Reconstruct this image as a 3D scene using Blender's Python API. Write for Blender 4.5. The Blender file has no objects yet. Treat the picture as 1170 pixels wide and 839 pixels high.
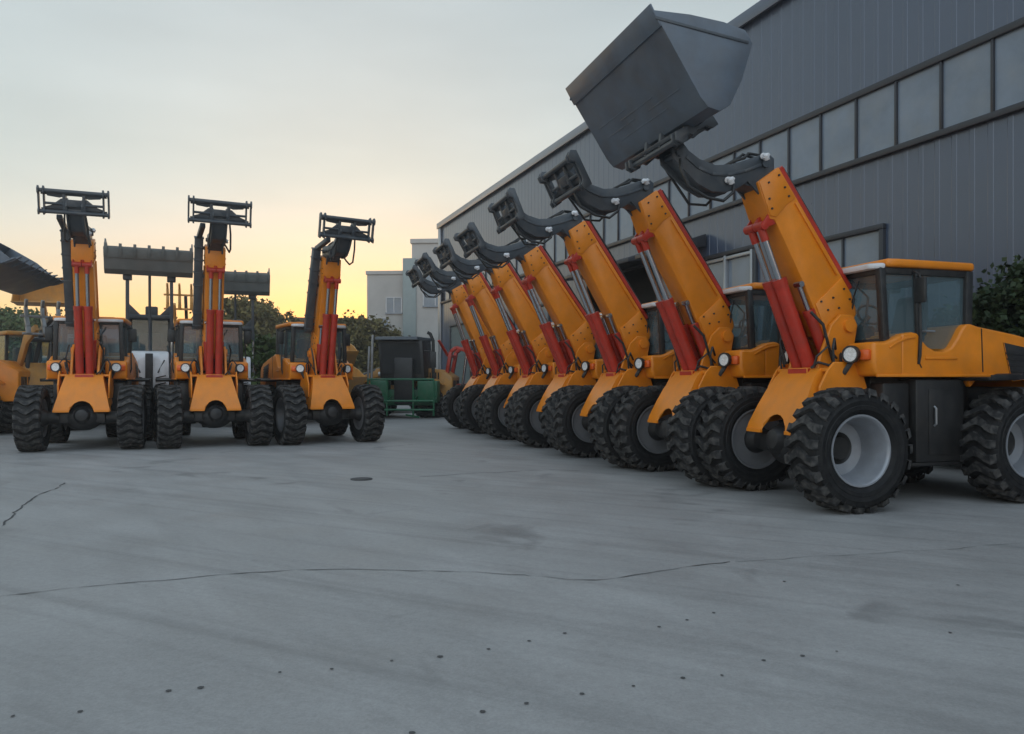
import bpy, bmesh, math, random
from mathutils import Vector, Matrix
random.seed(7)
R = math.radians
sc = bpy.context.scene
COL = sc.collection
CACHE = {}

# ------------------------------------------------------------------ materials
def mat(name, col, rough=.5, metal=0., var=.15, scale=3., bump=0., bscale=40., spec=.5, coat=0., dirt=None, dirt_amt=.0, rvar=.12):
    m = bpy.data.materials.new(name); m.use_nodes = True
    nt = m.node_tree; n = nt.nodes; l = nt.links
    p = n['Principled BSDF']
    tc = n.new('ShaderNodeTexCoord')
    nz = n.new('ShaderNodeTexNoise'); nz.inputs['Scale'].default_value = scale; nz.inputs['Detail'].default_value = 6
    nz.inputs['Roughness'].default_value = .62
    l.new(tc.outputs['Object'], nz.inputs['Vector'])
    cr = n.new('ShaderNodeMapRange')
    cr.inputs[1].default_value = .3; cr.inputs[2].default_value = .7
    cr.inputs[3].default_value = 1 - var; cr.inputs[4].default_value = 1 + var
    l.new(nz.outputs['Fac'], cr.inputs[0])
    mul = n.new('ShaderNodeMix'); mul.data_type = 'RGBA'; mul.blend_type = 'MULTIPLY'
    mul.inputs[0].default_value = 1
    mul.inputs[6].default_value = (*col, 1)
    l.new(cr.outputs[0], mul.inputs[7])
    out = mul.outputs[2]
    if dirt:
        nz2 = n.new('ShaderNodeTexNoise'); nz2.inputs['Scale'].default_value = scale*2.3; nz2.inputs['Detail'].default_value = 8
        l.new(tc.outputs['Object'], nz2.inputs['Vector'])
        c2 = n.new('ShaderNodeMapRange'); c2.inputs[1].default_value = .42; c2.inputs[2].default_value = .75
        c2.inputs[3].default_value = 0; c2.inputs[4].default_value = dirt_amt
        l.new(nz2.outputs['Fac'], c2.inputs[0])
        mx = n.new('ShaderNodeMix'); mx.data_type = 'RGBA'
        l.new(c2.outputs[0], mx.inputs[0]); l.new(out, mx.inputs[6]); mx.inputs[7].default_value = (*dirt, 1)
        out = mx.outputs[2]
    l.new(out, p.inputs['Base Color'])
    r2 = n.new('ShaderNodeMapRange'); r2.inputs[3].default_value = max(.03, rough - rvar); r2.inputs[4].default_value = min(1, rough + rvar)
    r2.inputs[1].default_value = .3; r2.inputs[2].default_value = .7
    l.new(nz.outputs['Fac'], r2.inputs[0]); l.new(r2.outputs[0], p.inputs['Roughness'])
    p.inputs['Metallic'].default_value = metal
    p.inputs['Specular IOR Level'].default_value = spec
    p.inputs['Coat Weight'].default_value = coat
    p.inputs['Coat Roughness'].default_value = .15
    if bump:
        nb = n.new('ShaderNodeTexNoise'); nb.inputs['Scale'].default_value = bscale; nb.inputs['Detail'].default_value = 5
        l.new(tc.outputs['Object'], nb.inputs['Vector'])
        b = n.new('ShaderNodeBump'); b.inputs['Strength'].default_value = bump; b.inputs['Distance'].default_value = .02
        l.new(nb.outputs['Fac'], b.inputs['Height']); l.new(b.outputs[0], p.inputs['Normal'])
    return m

def glass_mat(name, tint, refl=(1, 1, 1), rough=.03, pale_mix=.12):
    m = bpy.data.materials.new(name); m.use_nodes = True
    nt = m.node_tree; n = nt.nodes; l = nt.links
    n.remove(n['Principled BSDF']); out = n['Material Output']
    tr = n.new('ShaderNodeBsdfTransparent'); tr.inputs[0].default_value = (*tint, 1)
    gl = n.new('ShaderNodeBsdfGlossy'); gl.inputs['Roughness'].default_value = rough; gl.inputs[0].default_value = (*refl, 1)
    lw = n.new('ShaderNodeLayerWeight'); lw.inputs[0].default_value = .5
    pw = n.new('ShaderNodeMath'); pw.operation = 'POWER'; l.new(lw.outputs['Facing'], pw.inputs[0]); pw.inputs[1].default_value = 4.5
    ma = n.new('ShaderNodeMath'); ma.operation = 'MULTIPLY_ADD'; l.new(pw.outputs[0], ma.inputs[0]); ma.inputs[1].default_value = .85; ma.inputs[2].default_value = .06
    mx = n.new('ShaderNodeMixShader'); l.new(ma.outputs[0], mx.inputs[0]); l.new(tr.outputs[0], mx.inputs[1]); l.new(gl.outputs[0], mx.inputs[2])
    df = n.new('ShaderNodeBsdfDiffuse'); df.inputs[0].default_value = (.32, .48, .54, 1)  # even pale blue-green diffuse layer over the pane
    m2 = n.new('ShaderNodeMixShader'); m2.inputs[0].default_value = pale_mix
    l.new(mx.outputs[0], m2.inputs[1]); l.new(df.outputs[0], m2.inputs[2]); l.new(m2.outputs[0], out.inputs[0])
    return m

DUST = (.22, .2, .17)
M = dict(
    yellow=mat('orange_paint', (.76, .234, .008), .40, var=.10, scale=3.1, dirt=(.24, .14, .07), dirt_amt=.13, coat=.08),
    red=mat('red_paint', (.45, .028, .011), .42, var=.16, scale=4, dirt=(.12, .06, .04), dirt_amt=.3, coat=.08),
    bucket_flare=mat('grey_flare_bucket', (.125, .14, .138), .45, var=.2, scale=2, dirt=(.2, .19, .17), dirt_amt=.3),  # grey bucket, lightened so that lens flare is in the colour
    dark=mat('charcoal_paint', (.048, .06, .072), .42, var=.2, scale=3, dirt=DUST, dirt_amt=.16),
    bucket=mat('bucket_paint', (.098, .126, .16), .42, var=.25, scale=2, dirt=(.11, .10, .09), dirt_amt=.35),
    black=mat('black_plastic', (.016, .017, .018), .5, var=.2, scale=5, dirt=DUST, dirt_amt=.1),
    chassis=mat('black_chassis_paint', (.013, .0132, .014), .5, var=.3, scale=4, dirt=(.06, .054, .045), dirt_amt=.25),
    rubber=mat('tyre_rubber', (.010, .0105, .0115), .7, var=.25, scale=6, dirt=(.09, .085, .078), dirt_amt=.14, bump=.15, bscale=60, spec=.3),
    lug=mat('dusty_tread_rubber', (.024, .0245, .0255), .8, var=.25, scale=7, dirt=(.19, .18, .165), dirt_amt=.45, bump=.15, bscale=60, spec=.25),
    rim=mat('silver_rim_paint', (.30, .32, .35), .38, metal=.3, var=.12, scale=5, dirt=DUST, dirt_amt=.2),
    rimdark=mat('grey_shaded_rim', (.16, .165, .175), .45, metal=.2, var=.15, scale=5, dirt=DUST, dirt_amt=.2),  # grey rims; on off-side and left-row loader wheels shade is put into the colour
    chrome=mat('chrome_rod', (.48, .50, .53), .2, metal=1., var=.05, rvar=.05),
    steel=mat('galvanised_steel', (.3, .31, .32), .45, metal=.6, var=.15),
    white=mat('white_paint', (.68, .69, .7), .4, var=.08, dirt=DUST, dirt_amt=.2),
    wrap=mat('white_plastic_wrap', (.72, .73, .74), .25, var=.2, scale=18, bump=.9, bscale=22),
    lens=mat('lamp_lens', (.72, .74, .74), .12, var=.25, scale=60),
    amber=mat('amber_lens', (.75, .12, .015), .2, var=.1),
    seat=mat('seat_vinyl', (.03, .03, .032), .6, var=.2),
    cladding=mat('grey_wall_cladding', (.054, .078, .126), .30, var=.06, scale=.5, dirt=(.09, .10, .11), dirt_amt=.10, metal=.0, spec=.8, coat=.35, rvar=.03),
    trim=mat('dark_window_frame', (.03, .034, .042), .45, var=.15),
    alu=mat('aluminium_frame', (.4, .42, .44), .4, metal=.6, var=.1),
    pane=mat('dusty_window_glass', (.165, .208, .262), .12, var=.2, scale=1.1, spec=.7, dirt=(.24, .25, .24), dirt_amt=.35, rvar=.06),
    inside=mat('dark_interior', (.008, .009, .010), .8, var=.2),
    render=mat('pale_render', (.44, .42, .39), .85, var=.12, scale=.6, bump=.1),
    teal=mat('grey_green_panel', (.26, .3, .29), .6, var=.08),
    brick=mat('brown_brick', (.2, .1, .06), .85, var=.2, scale=4, bump=.3),
    roofing=mat('rusty_sheet', (.16, .09, .06), .8, var=.25),
    green=mat('green_paint', (.008, .105, .045), .45, var=.2, dirt=DUST, dirt_amt=.15),
    tan=mat('faded_yellow_paint', (.5, .24, .05), .5, var=.15, dirt=DUST, dirt_amt=.3),
    bark=mat('bark', (.06, .045, .032), .9, var=.3, bump=.6, bscale=18),
    kerb=mat('kerb_concrete', (.3, .3, .29), .85, var=.12),
    shutter=mat('grey_shutter', (.12, .15, .15), .5, var=.1),
)
M['glass'] = glass_mat('cab_glass', (.56, .70, .73), pale_mix=.17)

def leaf_mat(name, col, col2):
    m = bpy.data.materials.new(name); m.use_nodes = True
    nt = m.node_tree; n = nt.nodes; l = nt.links; p = n['Principled BSDF']
    tc = n.new('ShaderNodeTexCoord'); nz = n.new('ShaderNodeTexNoise'); nz.inputs['Scale'].default_value = 1.6; nz.inputs['Detail'].default_value = 8
    l.new(tc.outputs['Object'], nz.inputs['Vector'])
    mr = n.new('ShaderNodeMapRange'); mr.inputs[1].default_value = .35; mr.inputs[2].default_value = .65; l.new(nz.outputs['Fac'], mr.inputs[0])
    mx = n.new('ShaderNodeMix'); mx.data_type = 'RGBA'; mx.inputs[6].default_value = (*col, 1); mx.inputs[7].default_value = (*col2, 1)
    l.new(mr.outputs[0], mx.inputs[0]); l.new(mx.outputs[2], p.inputs['Base Color'])
    p.inputs['Roughness'].default_value = .6
    p.inputs['Specular IOR Level'].default_value = .25
    p.inputs['Transmission Weight'].default_value = 0
    return m
M['leaf_dark'] = leaf_mat('dark_shaded_leaves', (.015, .029, .013), (.042, .064, .025))  # dark green leaves, with the bush's shade put into the colour
M['leaf_mid'] = leaf_mat('green_leaves', (.04, .07, .022), (.085, .12, .035))
M['leaf_olive'] = leaf_mat('olive_leaves', (.075, .07, .02), (.15, .12, .035))

# ------------------------------------------------------------------ mesh builder
class MB:
    def __init__(s):
        s.bm = bmesh.new()
    def _bev(s, geom_faces, off, seg=2, ang=28):
        es = set()
        for f in geom_faces:
            for e in f.edges: es.add(e)
        sh = [e for e in es if len(e.link_faces) == 2 and e.calc_face_angle(0) > R(ang)]
        if sh and off: bmesh.ops.bevel(s.bm, geom=sh, offset=off, offset_type='OFFSET', segments=seg, profile=.5, affect='EDGES', clamp_overlap=True)
    def prism(s, poly, y0, y1, bev=0., mi=0, seg=2, plane='xz'):
        def P(a, b, y):
            return (a, y, b) if plane == 'xz' else ((a, b, y) if plane == 'xy' else (y, a, b))
        a = [s.bm.verts.new(P(x, z, y0)) for x, z in poly]
        b = [s.bm.verts.new(P(x, z, y1)) for x, z in poly]
        n = len(poly); fs = []
        fs.append(s.bm.faces.new(a)); fs.append(s.bm.faces.new(b[::-1]))
        for i in range(n):
            j = (i+1) % n
            fs.append(s.bm.faces.new((a[i], b[i], b[j], a[j])))
        bmesh.ops.recalc_face_normals(s.bm, faces=fs)
        for f in fs: f.material_index = mi
        s._bev(fs, bev, seg)
        return s
    def box(s, x0, x1, y0, y1, z0, z1, bev=0., mi=0):
        return s.prism([(x0, z0), (x1, z0), (x1, z1), (x0, z1)], y0, y1, bev, mi)
    def hexa(s, pts, bev=0., mi=0):
        v = [s.bm.verts.new(p) for p in pts]   # bottom 4, top 4
        q = [(0, 1, 2, 3), (4, 5, 6, 7), (0, 1, 5, 4), (1, 2, 6, 5), (2, 3, 7, 6), (3, 0, 4, 7)]
        fs = [s.bm.faces.new([v[i] for i in f]) for f in q]
        bmesh.ops.recalc_face_normals(s.bm, faces=fs)
        for f in fs: f.material_index = mi
        s._bev(fs, bev)
        return s
    def bar(s, p0, p1, w, h, bev=0., mi=0, up=(0, 0, 1)):
        p0, p1 = Vector(p0), Vector(p1); d = (p1-p0).normalized(); u = Vector(up)
        if abs(d.dot(u)) > .98: u = Vector((1, 0, 0))
        a = d.cross(u).normalized()*w/2; b = a.cross(d).normalized()*h/2
        return s.hexa([p0-a-b, p0+a-b, p0+a+b, p0-a+b, p1-a-b, p1+a-b, p1+a+b, p1-a+b], bev, mi)
    def cyl(s, p0, p1, r0, r1=None, n=16, mi=0, cap=True):
        return s.tube([p0, p1], [r0, r0 if r1 is None else r1], n, mi, cap)
    def tube(s, pts, r, n=8, mi=0, cap=True):
        pts = [Vector(p) for p in pts]
        if not isinstance(r, (list, tuple)): r = [r]*len(pts)
        rings = []; ref = None
        for i, p in enumerate(pts):
            d = (pts[min(i+1, len(pts)-1)] - pts[max(i-1, 0)]).normalized()
            if ref is None:
                ref = Vector((0, 0, 1)) if abs(d.z) < .9 else Vector((1, 0, 0))
            a = (ref - d*ref.dot(d)).normalized(); ref = a; b = d.cross(a)
            rings.append([s.bm.verts.new(p + (a*math.cos(t)+b*math.sin(t))*r[i]) for t in [2*math.pi*k/n for k in range(n)]])
        fs = []
        for i in range(len(rings)-1):
            for k in range(n):
                fs.append(s.bm.faces.new((rings[i][k], rings[i][(k+1) % n], rings[i+1][(k+1) % n], rings[i+1][k])))
        if cap:
            fs.append(s.bm.faces.new(rings[0][::-1])); fs.append(s.bm.faces.new(rings[-1]))
        bmesh.ops.recalc_face_normals(s.bm, faces=fs)
        for f in fs: f.material_index = mi
        return s
    def lathe(s, prof, n=32, mi=0, c=(0, 0, 0), closed=False):
        # axis along y ; prof = [(y, r)]
        rings = []
        for y, r in prof:
            if r < 1e-5: rings.append([s.bm.verts.new((c[0], c[1]+y, c[2]))])
            else: rings.append([s.bm.verts.new((c[0]+r*math.cos(t), c[1]+y, c[2]+r*math.sin(t))) for t in [2*math.pi*k/n for k in range(n)]])
        fs = []
        m = len(rings)
        for i in range(m if closed else m-1):
            a, b = rings[i], rings[(i+1) % m]
            for k in range(n):
                kk = (k+1) % n
                if len(a) == 1 and len(b) == 1: continue
                if len(a) == 1: fs.append(s.bm.faces.new((a[0], b[kk], b[k])))
                elif len(b) == 1: fs.append(s.bm.faces.new((a[k], a[kk], b[0])))
                else: fs.append(s.bm.faces.new((a[k], a[kk], b[kk], b[k])))
        bmesh.ops.recalc_face_normals(s.bm, faces=fs)
        for f in fs: f.material_index = mi
        return s
    def strip(s, rows, mi=0, close=False):
        # grid of points -> quads
        g = [[s.bm.verts.new(p) for p in r] for r in rows]
        fs = []
        for i in range(len(g)-1):
            for j in range(len(g[0])-1):
                fs.append(s.bm.faces.new((g[i][j], g[i+1][j], g[i+1][j+1], g[i][j+1])))
        for f in fs: f.material_index = mi
        return s
    def mesh(s, name, mats, smooth=30):
        me = bpy.data.meshes.new(name); s.bm.to_mesh(me); s.bm.free()
        for m in (mats if isinstance(mats, (list, tuple)) else [mats]): me.materials.append(M[m] if isinstance(m, str) else m)
        if smooth:
            for p in me.polygons: p.use_smooth = True
            me.set_sharp_from_angle(angle=R(smooth))
        return me

def link(name, me, parent=None, loc=(0, 0, 0), rz=0., label=None, cat=None, group=None, kind=None):
    o = bpy.data.objects.new(name, me); COL.objects.link(o)
    o.location = loc; o.rotation_euler = (0, 0, rz)
    if parent: o.parent = parent
    if label: o['label'] = label
    if cat: o['category'] = cat
    if group: o['group'] = group
    if kind: o['kind'] = kind
    return o
def part(name, key, fn, mats, parent, loc=(0, 0, 0), rz=0., smooth=30, label=None):
    k = (key, str(mats))
    if k not in CACHE:
        b = MB(); fn(b); CACHE[k] = b.mesh(name, mats, smooth)
    return link(name, CACHE[k], parent, loc, rz, label=label)
def thing(name, label, cat, loc=(0, 0, 0), rz=0., group=None):
    return link(name, None, None, loc, rz, label, cat, group)

# ------------------------------------------------------------------ wheels
TR, TW = .605, .42
def tyre_fn(b):
    w = TW/2
    prof = [(-.145, .335), (-.165, .345), (-.193, .39), (-.203, .395), (-.206, .43), (-.201, .437), (-.209, .48), (-.204, .487), (-.196, .535), (-.16, .555), (-.08, .562), (0, .564),
            (.08, .562), (.16, .555), (.196, .535), (.204, .487), (.209, .48), (.201, .437), (.206, .43), (.203, .395), (.193, .39), (.165, .345), (.145, .335)]
    b.lathe(prof, 48)
    n = 23; step = 2*math.pi/n; T = [-1.02, -.9, -.62, -.3, 0, .3, .62, .9, 1.02]
    for k in range(n):
        a0 = k*step
        top, bot = [], []
        for t in T:
            phi = .075*math.cos(math.pi*t*1.25) + (.02*math.sin(t*3))
            half = step*(.26 + .05*math.cos(t*6.0))
            ro = .604 if abs(t) < .7 else (.597 if abs(t) < 1 else .535)
            ri = .552 if abs(t) < .95 else .50
            y = t*w*1.0
            def P(an, r): return (r*math.cos(an), y, r*math.sin(an))
            top.append((P(a0+phi-half*.9, ro), P(a0+phi+half*.9, ro)))
            bot.append((P(a0+phi-half*1.08, ri), P(a0+phi+half*1.08, ri)))
        rows = [[q[0] for q in bot], [q[0] for q in top], [q[1] for q in top], [q[1] for q in bot]]
        b.strip(rows, mi=1)
    bmesh.ops.recalc_face_normals(b.bm, faces=b.bm.faces[:])
def rim_fn(b):
    b.lathe([(.17, .348), (.178, .345), (.178, .33), (.165, .318), (.15, .312), (.05, .285), (.0, .272), (-.06, .268), (-.12, .262),
             (-.135, .16), (-.15, .16), (-.14, .262), (-.15, .31), (-.165, .318), (-.178, .33), (-.178, .345), (-.17, .348)], 40)
def hub_fn(b):
    b.lathe([(-.20, 0), (-.20, .10), (-.17, .12), (-.165, .162), (-.142, .165), (-.138, .158), (-.16, .13), (-.19, .09), (-.20, 0)], 24)
    b.lathe([(-.15, .165), (-.19, .15), (-.26, .11), (-.26, 0)], 20)
def wheel(parent, s, l, r=TR, rimm='rim', spin=0., wid=1.):
    k = r/TR
    o = part('wheel', 'rim', rim_fn, rimm, parent, (s, l, r-.006))
    o.rotation_euler = (0, spin, 0 if l > 0 else math.pi)
    o.scale = (k, k*wid, k)
    part('tyre', 'tyre', tyre_fn, ['rubber', 'lug'], o, smooth=35)
    part('hub', 'hub', hub_fn, 'chassis', o)
    return o

# ------------------------------------------------------------------ boom frame of the telescopic loader
PIV = Vector((-.50, 1.85)); TH = R(55)
def uv(s, z):
    d = Vector((s, z)) - PIV
    return d.x*math.cos(TH)+d.y*math.sin(TH), d.x*math.sin(TH)-d.y*math.cos(TH)
class Pose:
    def __init__(s, ext, lift):
        s.ext, s.a = ext, TH+R(lift)
    def sz(s, u, v, e=True):
        if e and u > .8: u += s.ext
        return (PIV.x + u*math.cos(s.a)+v*math.sin(s.a), PIV.y + u*math.sin(s.a)-v*math.cos(s.a))
    def fromlong(s, x, z):   # a point measured on the long boom in the row pose
        u, v = uv(x, z)
        return s.sz(u-.27+s.ext, v, False)
    def p3(s, u, v, l, e=True):
        x, z = s.sz(u, v, e); return (x, l, z)
BW = .17
def boom_fn(P):
    def fn(b):
        poly = [P.sz(*q) for q in [(1.81, -.27), (1.81, .04), (1.42, .13), (1.385, .085), (.62, .165), (.05, .255), (-.09, .14), (-.1, .02), (.02, -.235), (.24, -.29)]]
        b.prism(poly, -BW, BW, .012)
        for sd in (1, -1):
            # head plate and foot plate standing a little proud, with bolts
            y0, y1 = (BW-.003, BW+.012) if sd > 0 else (-BW-.012, -BW+.003)
            b.prism([P.sz(*q) for q in [(1.80, -.255), (1.80, .03), (1.45, .115), (1.40, .06), (1.44, -.13), (1.44, -.255)]], y0, y1, .004)
            b.prism([P.sz(*q) for q in [(.44, -.27), (.24, -.275), (.03, -.22), (-.08, .02), (-.075, .12), (.06, .235), (.40, .17)]], y0, y1, .004)
            yb = BW+.012 if sd > 0 else -BW-.012
            for u, v in [(1.74, -.21), (1.74, -.06), (1.6, -.2), (1.6, .03), (1.5, -.19), (1.5, .06), (.33, -.22), (.2, -.22), (.33, -.05), (.2, -.05), (.26, .08), (.12, .08), (.38, .1)]:
                x, z = P.sz(u, v)
                b.cyl((x, yb-.004*sd, z), (x, yb+.012*sd, z), .0115, n=8, mi=1)
            # long rail on the side plate
            q0, q1 = P.sz(1.40, -.225), P.sz(.50, -.235)
            b.bar((q0[0], sd*(BW+.004), q0[1]), (q1[0], sd*(BW+.004), q1[1]), .03, .018, .003)
    return fn
def goose_fn(P, long_):
    top = [(.50, 3.80), (.58, 3.86), (.81, 3.77), (1.0, 3.70), (1.2, 3.675), (1.38, 3.72), (1.50, 3.79), (1.60, 3.90)]
    bot = [(1.70, 3.80), (1.68, 3.70), (1.58, 3.61), (1.41, 3.475), (1.24, 3.40), (1.07, 3.41), (.93, 3.46), (.82, 3.54), (.66, 3.40), (.50, 3.46)]
    def fn(b):
        poly = [P.fromlong(*q) for q in top+bot]
        for sd in (1, -1):
            b.prism(poly, .105*sd, .135*sd, .006)
        ins = [P.fromlong(*q) for q in [(.52, 3.78), (.81, 3.70), (1.0, 3.64), (1.2, 3.61), (1.38, 3.65), (1.56, 3.78), (1.62, 3.72), (1.41, 3.53), (1.24, 3.45), (1.07, 3.46), (.9, 3.53), (.62, 3.45)]]
        b.prism(ins, -.106, .106, .004)
        # stiffening rail on the flanks
        rail = [P.fromlong(*q) for q in [(.66, 3.72), (.86, 3.64), (1.06, 3.585), (1.24, 3.58), (1.40, 3.63), (1.54, 3.73)]]
        for sd in (1, -1):
            for i in range(len(rail)-1):
                b.bar((rail[i][0], sd*.138, rail[i][1]), (rail[i+1][0], sd*.138, rail[i+1][1]), .02, .03, .003)
        # telescope tip sliding out of the boom head
        a = P.sz(1.55, -.12); c = P.sz(1.95, -.10)
        b.bar((a[0], 0, a[1]), (c[0], 0, c[1]), .24, .26, .008)
        for q in [(.62, 3.73), (1.05, 3.52), (1.62, 3.76)]:
            x, z = P.fromlong(*q)
            b.cyl((x, -.165, z), (x, .165, z), .038, n=14)
    return fn
def hitch_fn(b):
    # local: y lateral, z along the plate, x = outward ; origin at its centre
    b.cyl((0, -.52, .17), (0, .52, .17), .034, n=12); b.cyl((0, -.52, -.18), (0, .52, -.18), .034, n=12)
    b.box(-.075, -.035, -.50, .50, .10, .20, .006); b.box(-.075, -.035, -.50, .50, -.21, -.12, .006)
    for y in (-.53, -.45, .45, .53):
        b.prism([(-.07, -.22), (.045, -.24), (.055, -.17), (.01, -.12), (.005, .10), (.055, .13), (.055, .20), (.0, .245), (-.07, .215)], y-.014, y+.014, .003)
    for y in (-.15, .15):
        b.prism([(-.18, -.12), (-.03, -.2), (0, -.2), (0, .2), (-.03, .2), (-.18, .1)], y-.024, y+.024, .004)
    for sd in (1, -1):
        b.prism([(.13*sd, -.15), (.44*sd, -.15), (.44*sd, -.10), (.33*sd, -.06), (.20*sd, .05), (.13*sd, .05)], -.06, -.035, .003, plane='yz')
        b.prism([(.13*sd, .15), (.44*sd, .15), (.40*sd, .08), (.22*sd, .06), (.13*sd, .09)], -.062, -.037, .003, plane='yz')
    b.cyl((-.02, -.46, -.04), (-.02, -.16, -.04), .022, n=10); b.cyl((-.02, .16, -.04), (-.02, .46, -.04), .022, n=10)
    b.box(-.06, .0, -.13, .13, -.08, .04, .01)

def bucket_shell(prof, hw, t=.022, teeth=0, side_extra=None, bars=True):
    def fn(b):
        pts = [Vector((x, z)) for x, z in prof]
        cen = sum(pts, Vector((0, 0)))/len(pts)
        inner = []
        for i, p in enumerate(pts):
            d = (pts[min(i+1, len(pts)-1)]-pts[max(i-1, 0)]).normalized(); nn = Vector((-d.y, d.x))
            if nn.dot(cen-p) < 0: nn = -nn
            inner.append(p+nn*t)
        b.prism([tuple(p) for p in pts]+[tuple(p) for p in inner[::-1]], -hw+.004, hw-.004, 0)
        side = [tuple(p) for p in pts] + list(side_extra or [])
        for sd in (1, -1):
            b.prism(side, sd*(hw-.012), sd*(hw+.018), .005)
        # cutting edge
        d = (pts[1]-pts[0]).normalized(); e0 = pts[0]-d*.06; e1 = pts[0]+d*.16
        nn = (inner[0]-pts[0]).normalized()
        b.prism([tuple(e0-nn*.006), tuple(e1-nn*.018), tuple(e1-nn*.001), tuple(e0+nn*.012)], -hw-.02, hw+.02, .003)
        if bars:
            for f, a, c in [(.62, -.8, -.15), (.7, -.35, .35), (.78, -.75, -.1), (.80, .2, .8), (.9, -.5, .5)]:
                q = pts[0].lerp(pts[1], f)
                b.prism([tuple(q-nn*.004-d*.006), tuple(q-nn*.004+d*.006), tuple(q+nn*.004+d*.006), tuple(q+nn*.004-d*.006)], a*hw, c*hw, .002)
            for y in (-.6, 0., .6):
                pass
        for k in range(teeth):
            y = -hw*.97 + 2*hw*.97*k/(teeth-1)
            b.prism([tuple(pts[0]+d*.12-nn*.03), tuple(pts[0]+d*.12+nn*.035), tuple(pts[0]-d*.03+nn*.03), tuple(pts[0]-d*.15+nn*.0), tuple(pts[0]-d*.03-nn*.03)], y-.03, y+.03, .004)
    return fn

# ------------------------------------------------------------------ telescopic loader
def front_frame_fn(b):
    # sloped nose plate with an arch for the axle housing
    def W(z): return .46 - (z-.74)*(.16/.66)
    nose = [(.27, .72), (.255, .80), (.17, 1.00), (.09, 1.16), (.0, 1.30), (-.09, 1.395), (-.36, 1.43)]
    th = .03
    arch = .19
    rows = []
    for x, z in nose:
        w = W(z)
        ys = [-w, -w*.75, -.20, -.185, -.12, -.06, 0, .06, .12, .185, .20, w*.75, w]
        row = []
        for y in ys:
            zz, xx = z, x
            if z < .95 and abs(y) < .19:
                hgt = .72 + math.sqrt(max(0, arch**2-y*y))*1.0
                if zz < hgt: zz = hgt; xx = x - (hgt-z)*.42
            row.append((xx, y, zz))
        rows.append(row)
    b.strip(rows)
    for sd in (1, -1):
        lo = [(x-.03, sd*(W(z)), z) for x, z in nose]
        prof = [(x, z) for x, z in nose] + [(-.46, 1.40), (-.56, 1.12), (-.40, .86), (.0, .80), (.18, .70)]
        # flank wall following the taper
        v = [b.bm.verts.new((x, sd*W(z), z)) for x, z in prof]
        f = b.bm.faces.new(v)
        # tower plates carrying the boom
        b.prism([(-.10, 1.37), (-.14, 1.52), (-.28, 1.86), (-.40, 1.97), (-.56, 1.97), (-.62, 1.86), (-.55, 1.5), (-.58, 1.13), (-.30, 1.10)], sd*.20, sd*.245, .012)
        b.prism([(-.16, 1.46), (-.40, 1.46), (-.48, 1.47), (-.60, 1.12), (-.45, .95), (.0, .95), (.02, 1.2), (-.08, 1.38)], sd*.40, sd*.43, .01)
        b.box(-.42, -.10, sd*.245, sd*.41, 1.36, 1.40, .006)
        b.cyl((-.50, sd*.19, 1.85), (-.50, sd*.28, 1.85), .07, n=16)
        # flange at the skirt edge
        b.bar((.265, sd*.20, .725), (.265, sd*.455, .725), .03, .04, .004)
    bmesh.ops.recalc_face_normals(b.bm, faces=b.bm.faces[:])
    b.box(-.22, -.04, -.16, .16, 1.335, 1.405, .01, mi=1)
def axle_fn(b):
    b.lathe([(-.70, 0), (-.70, .11), (-.30, .12), (-.2, .19), (-.1, .235), (0, .24), (.1, .235), (.2, .19), (.30, .12), (.70, .11), (.70, 0)], 24, c=(0, 0, .60))
    b.tube([(.05, 0, .62), (.20, 0, .64), (.28, 0, .65), (.30, 0, .65)], [.2, .15, .10, 0.03], 18)
    b.box(-.35, .16, -.38, .38, .50, .70, .03)
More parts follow.
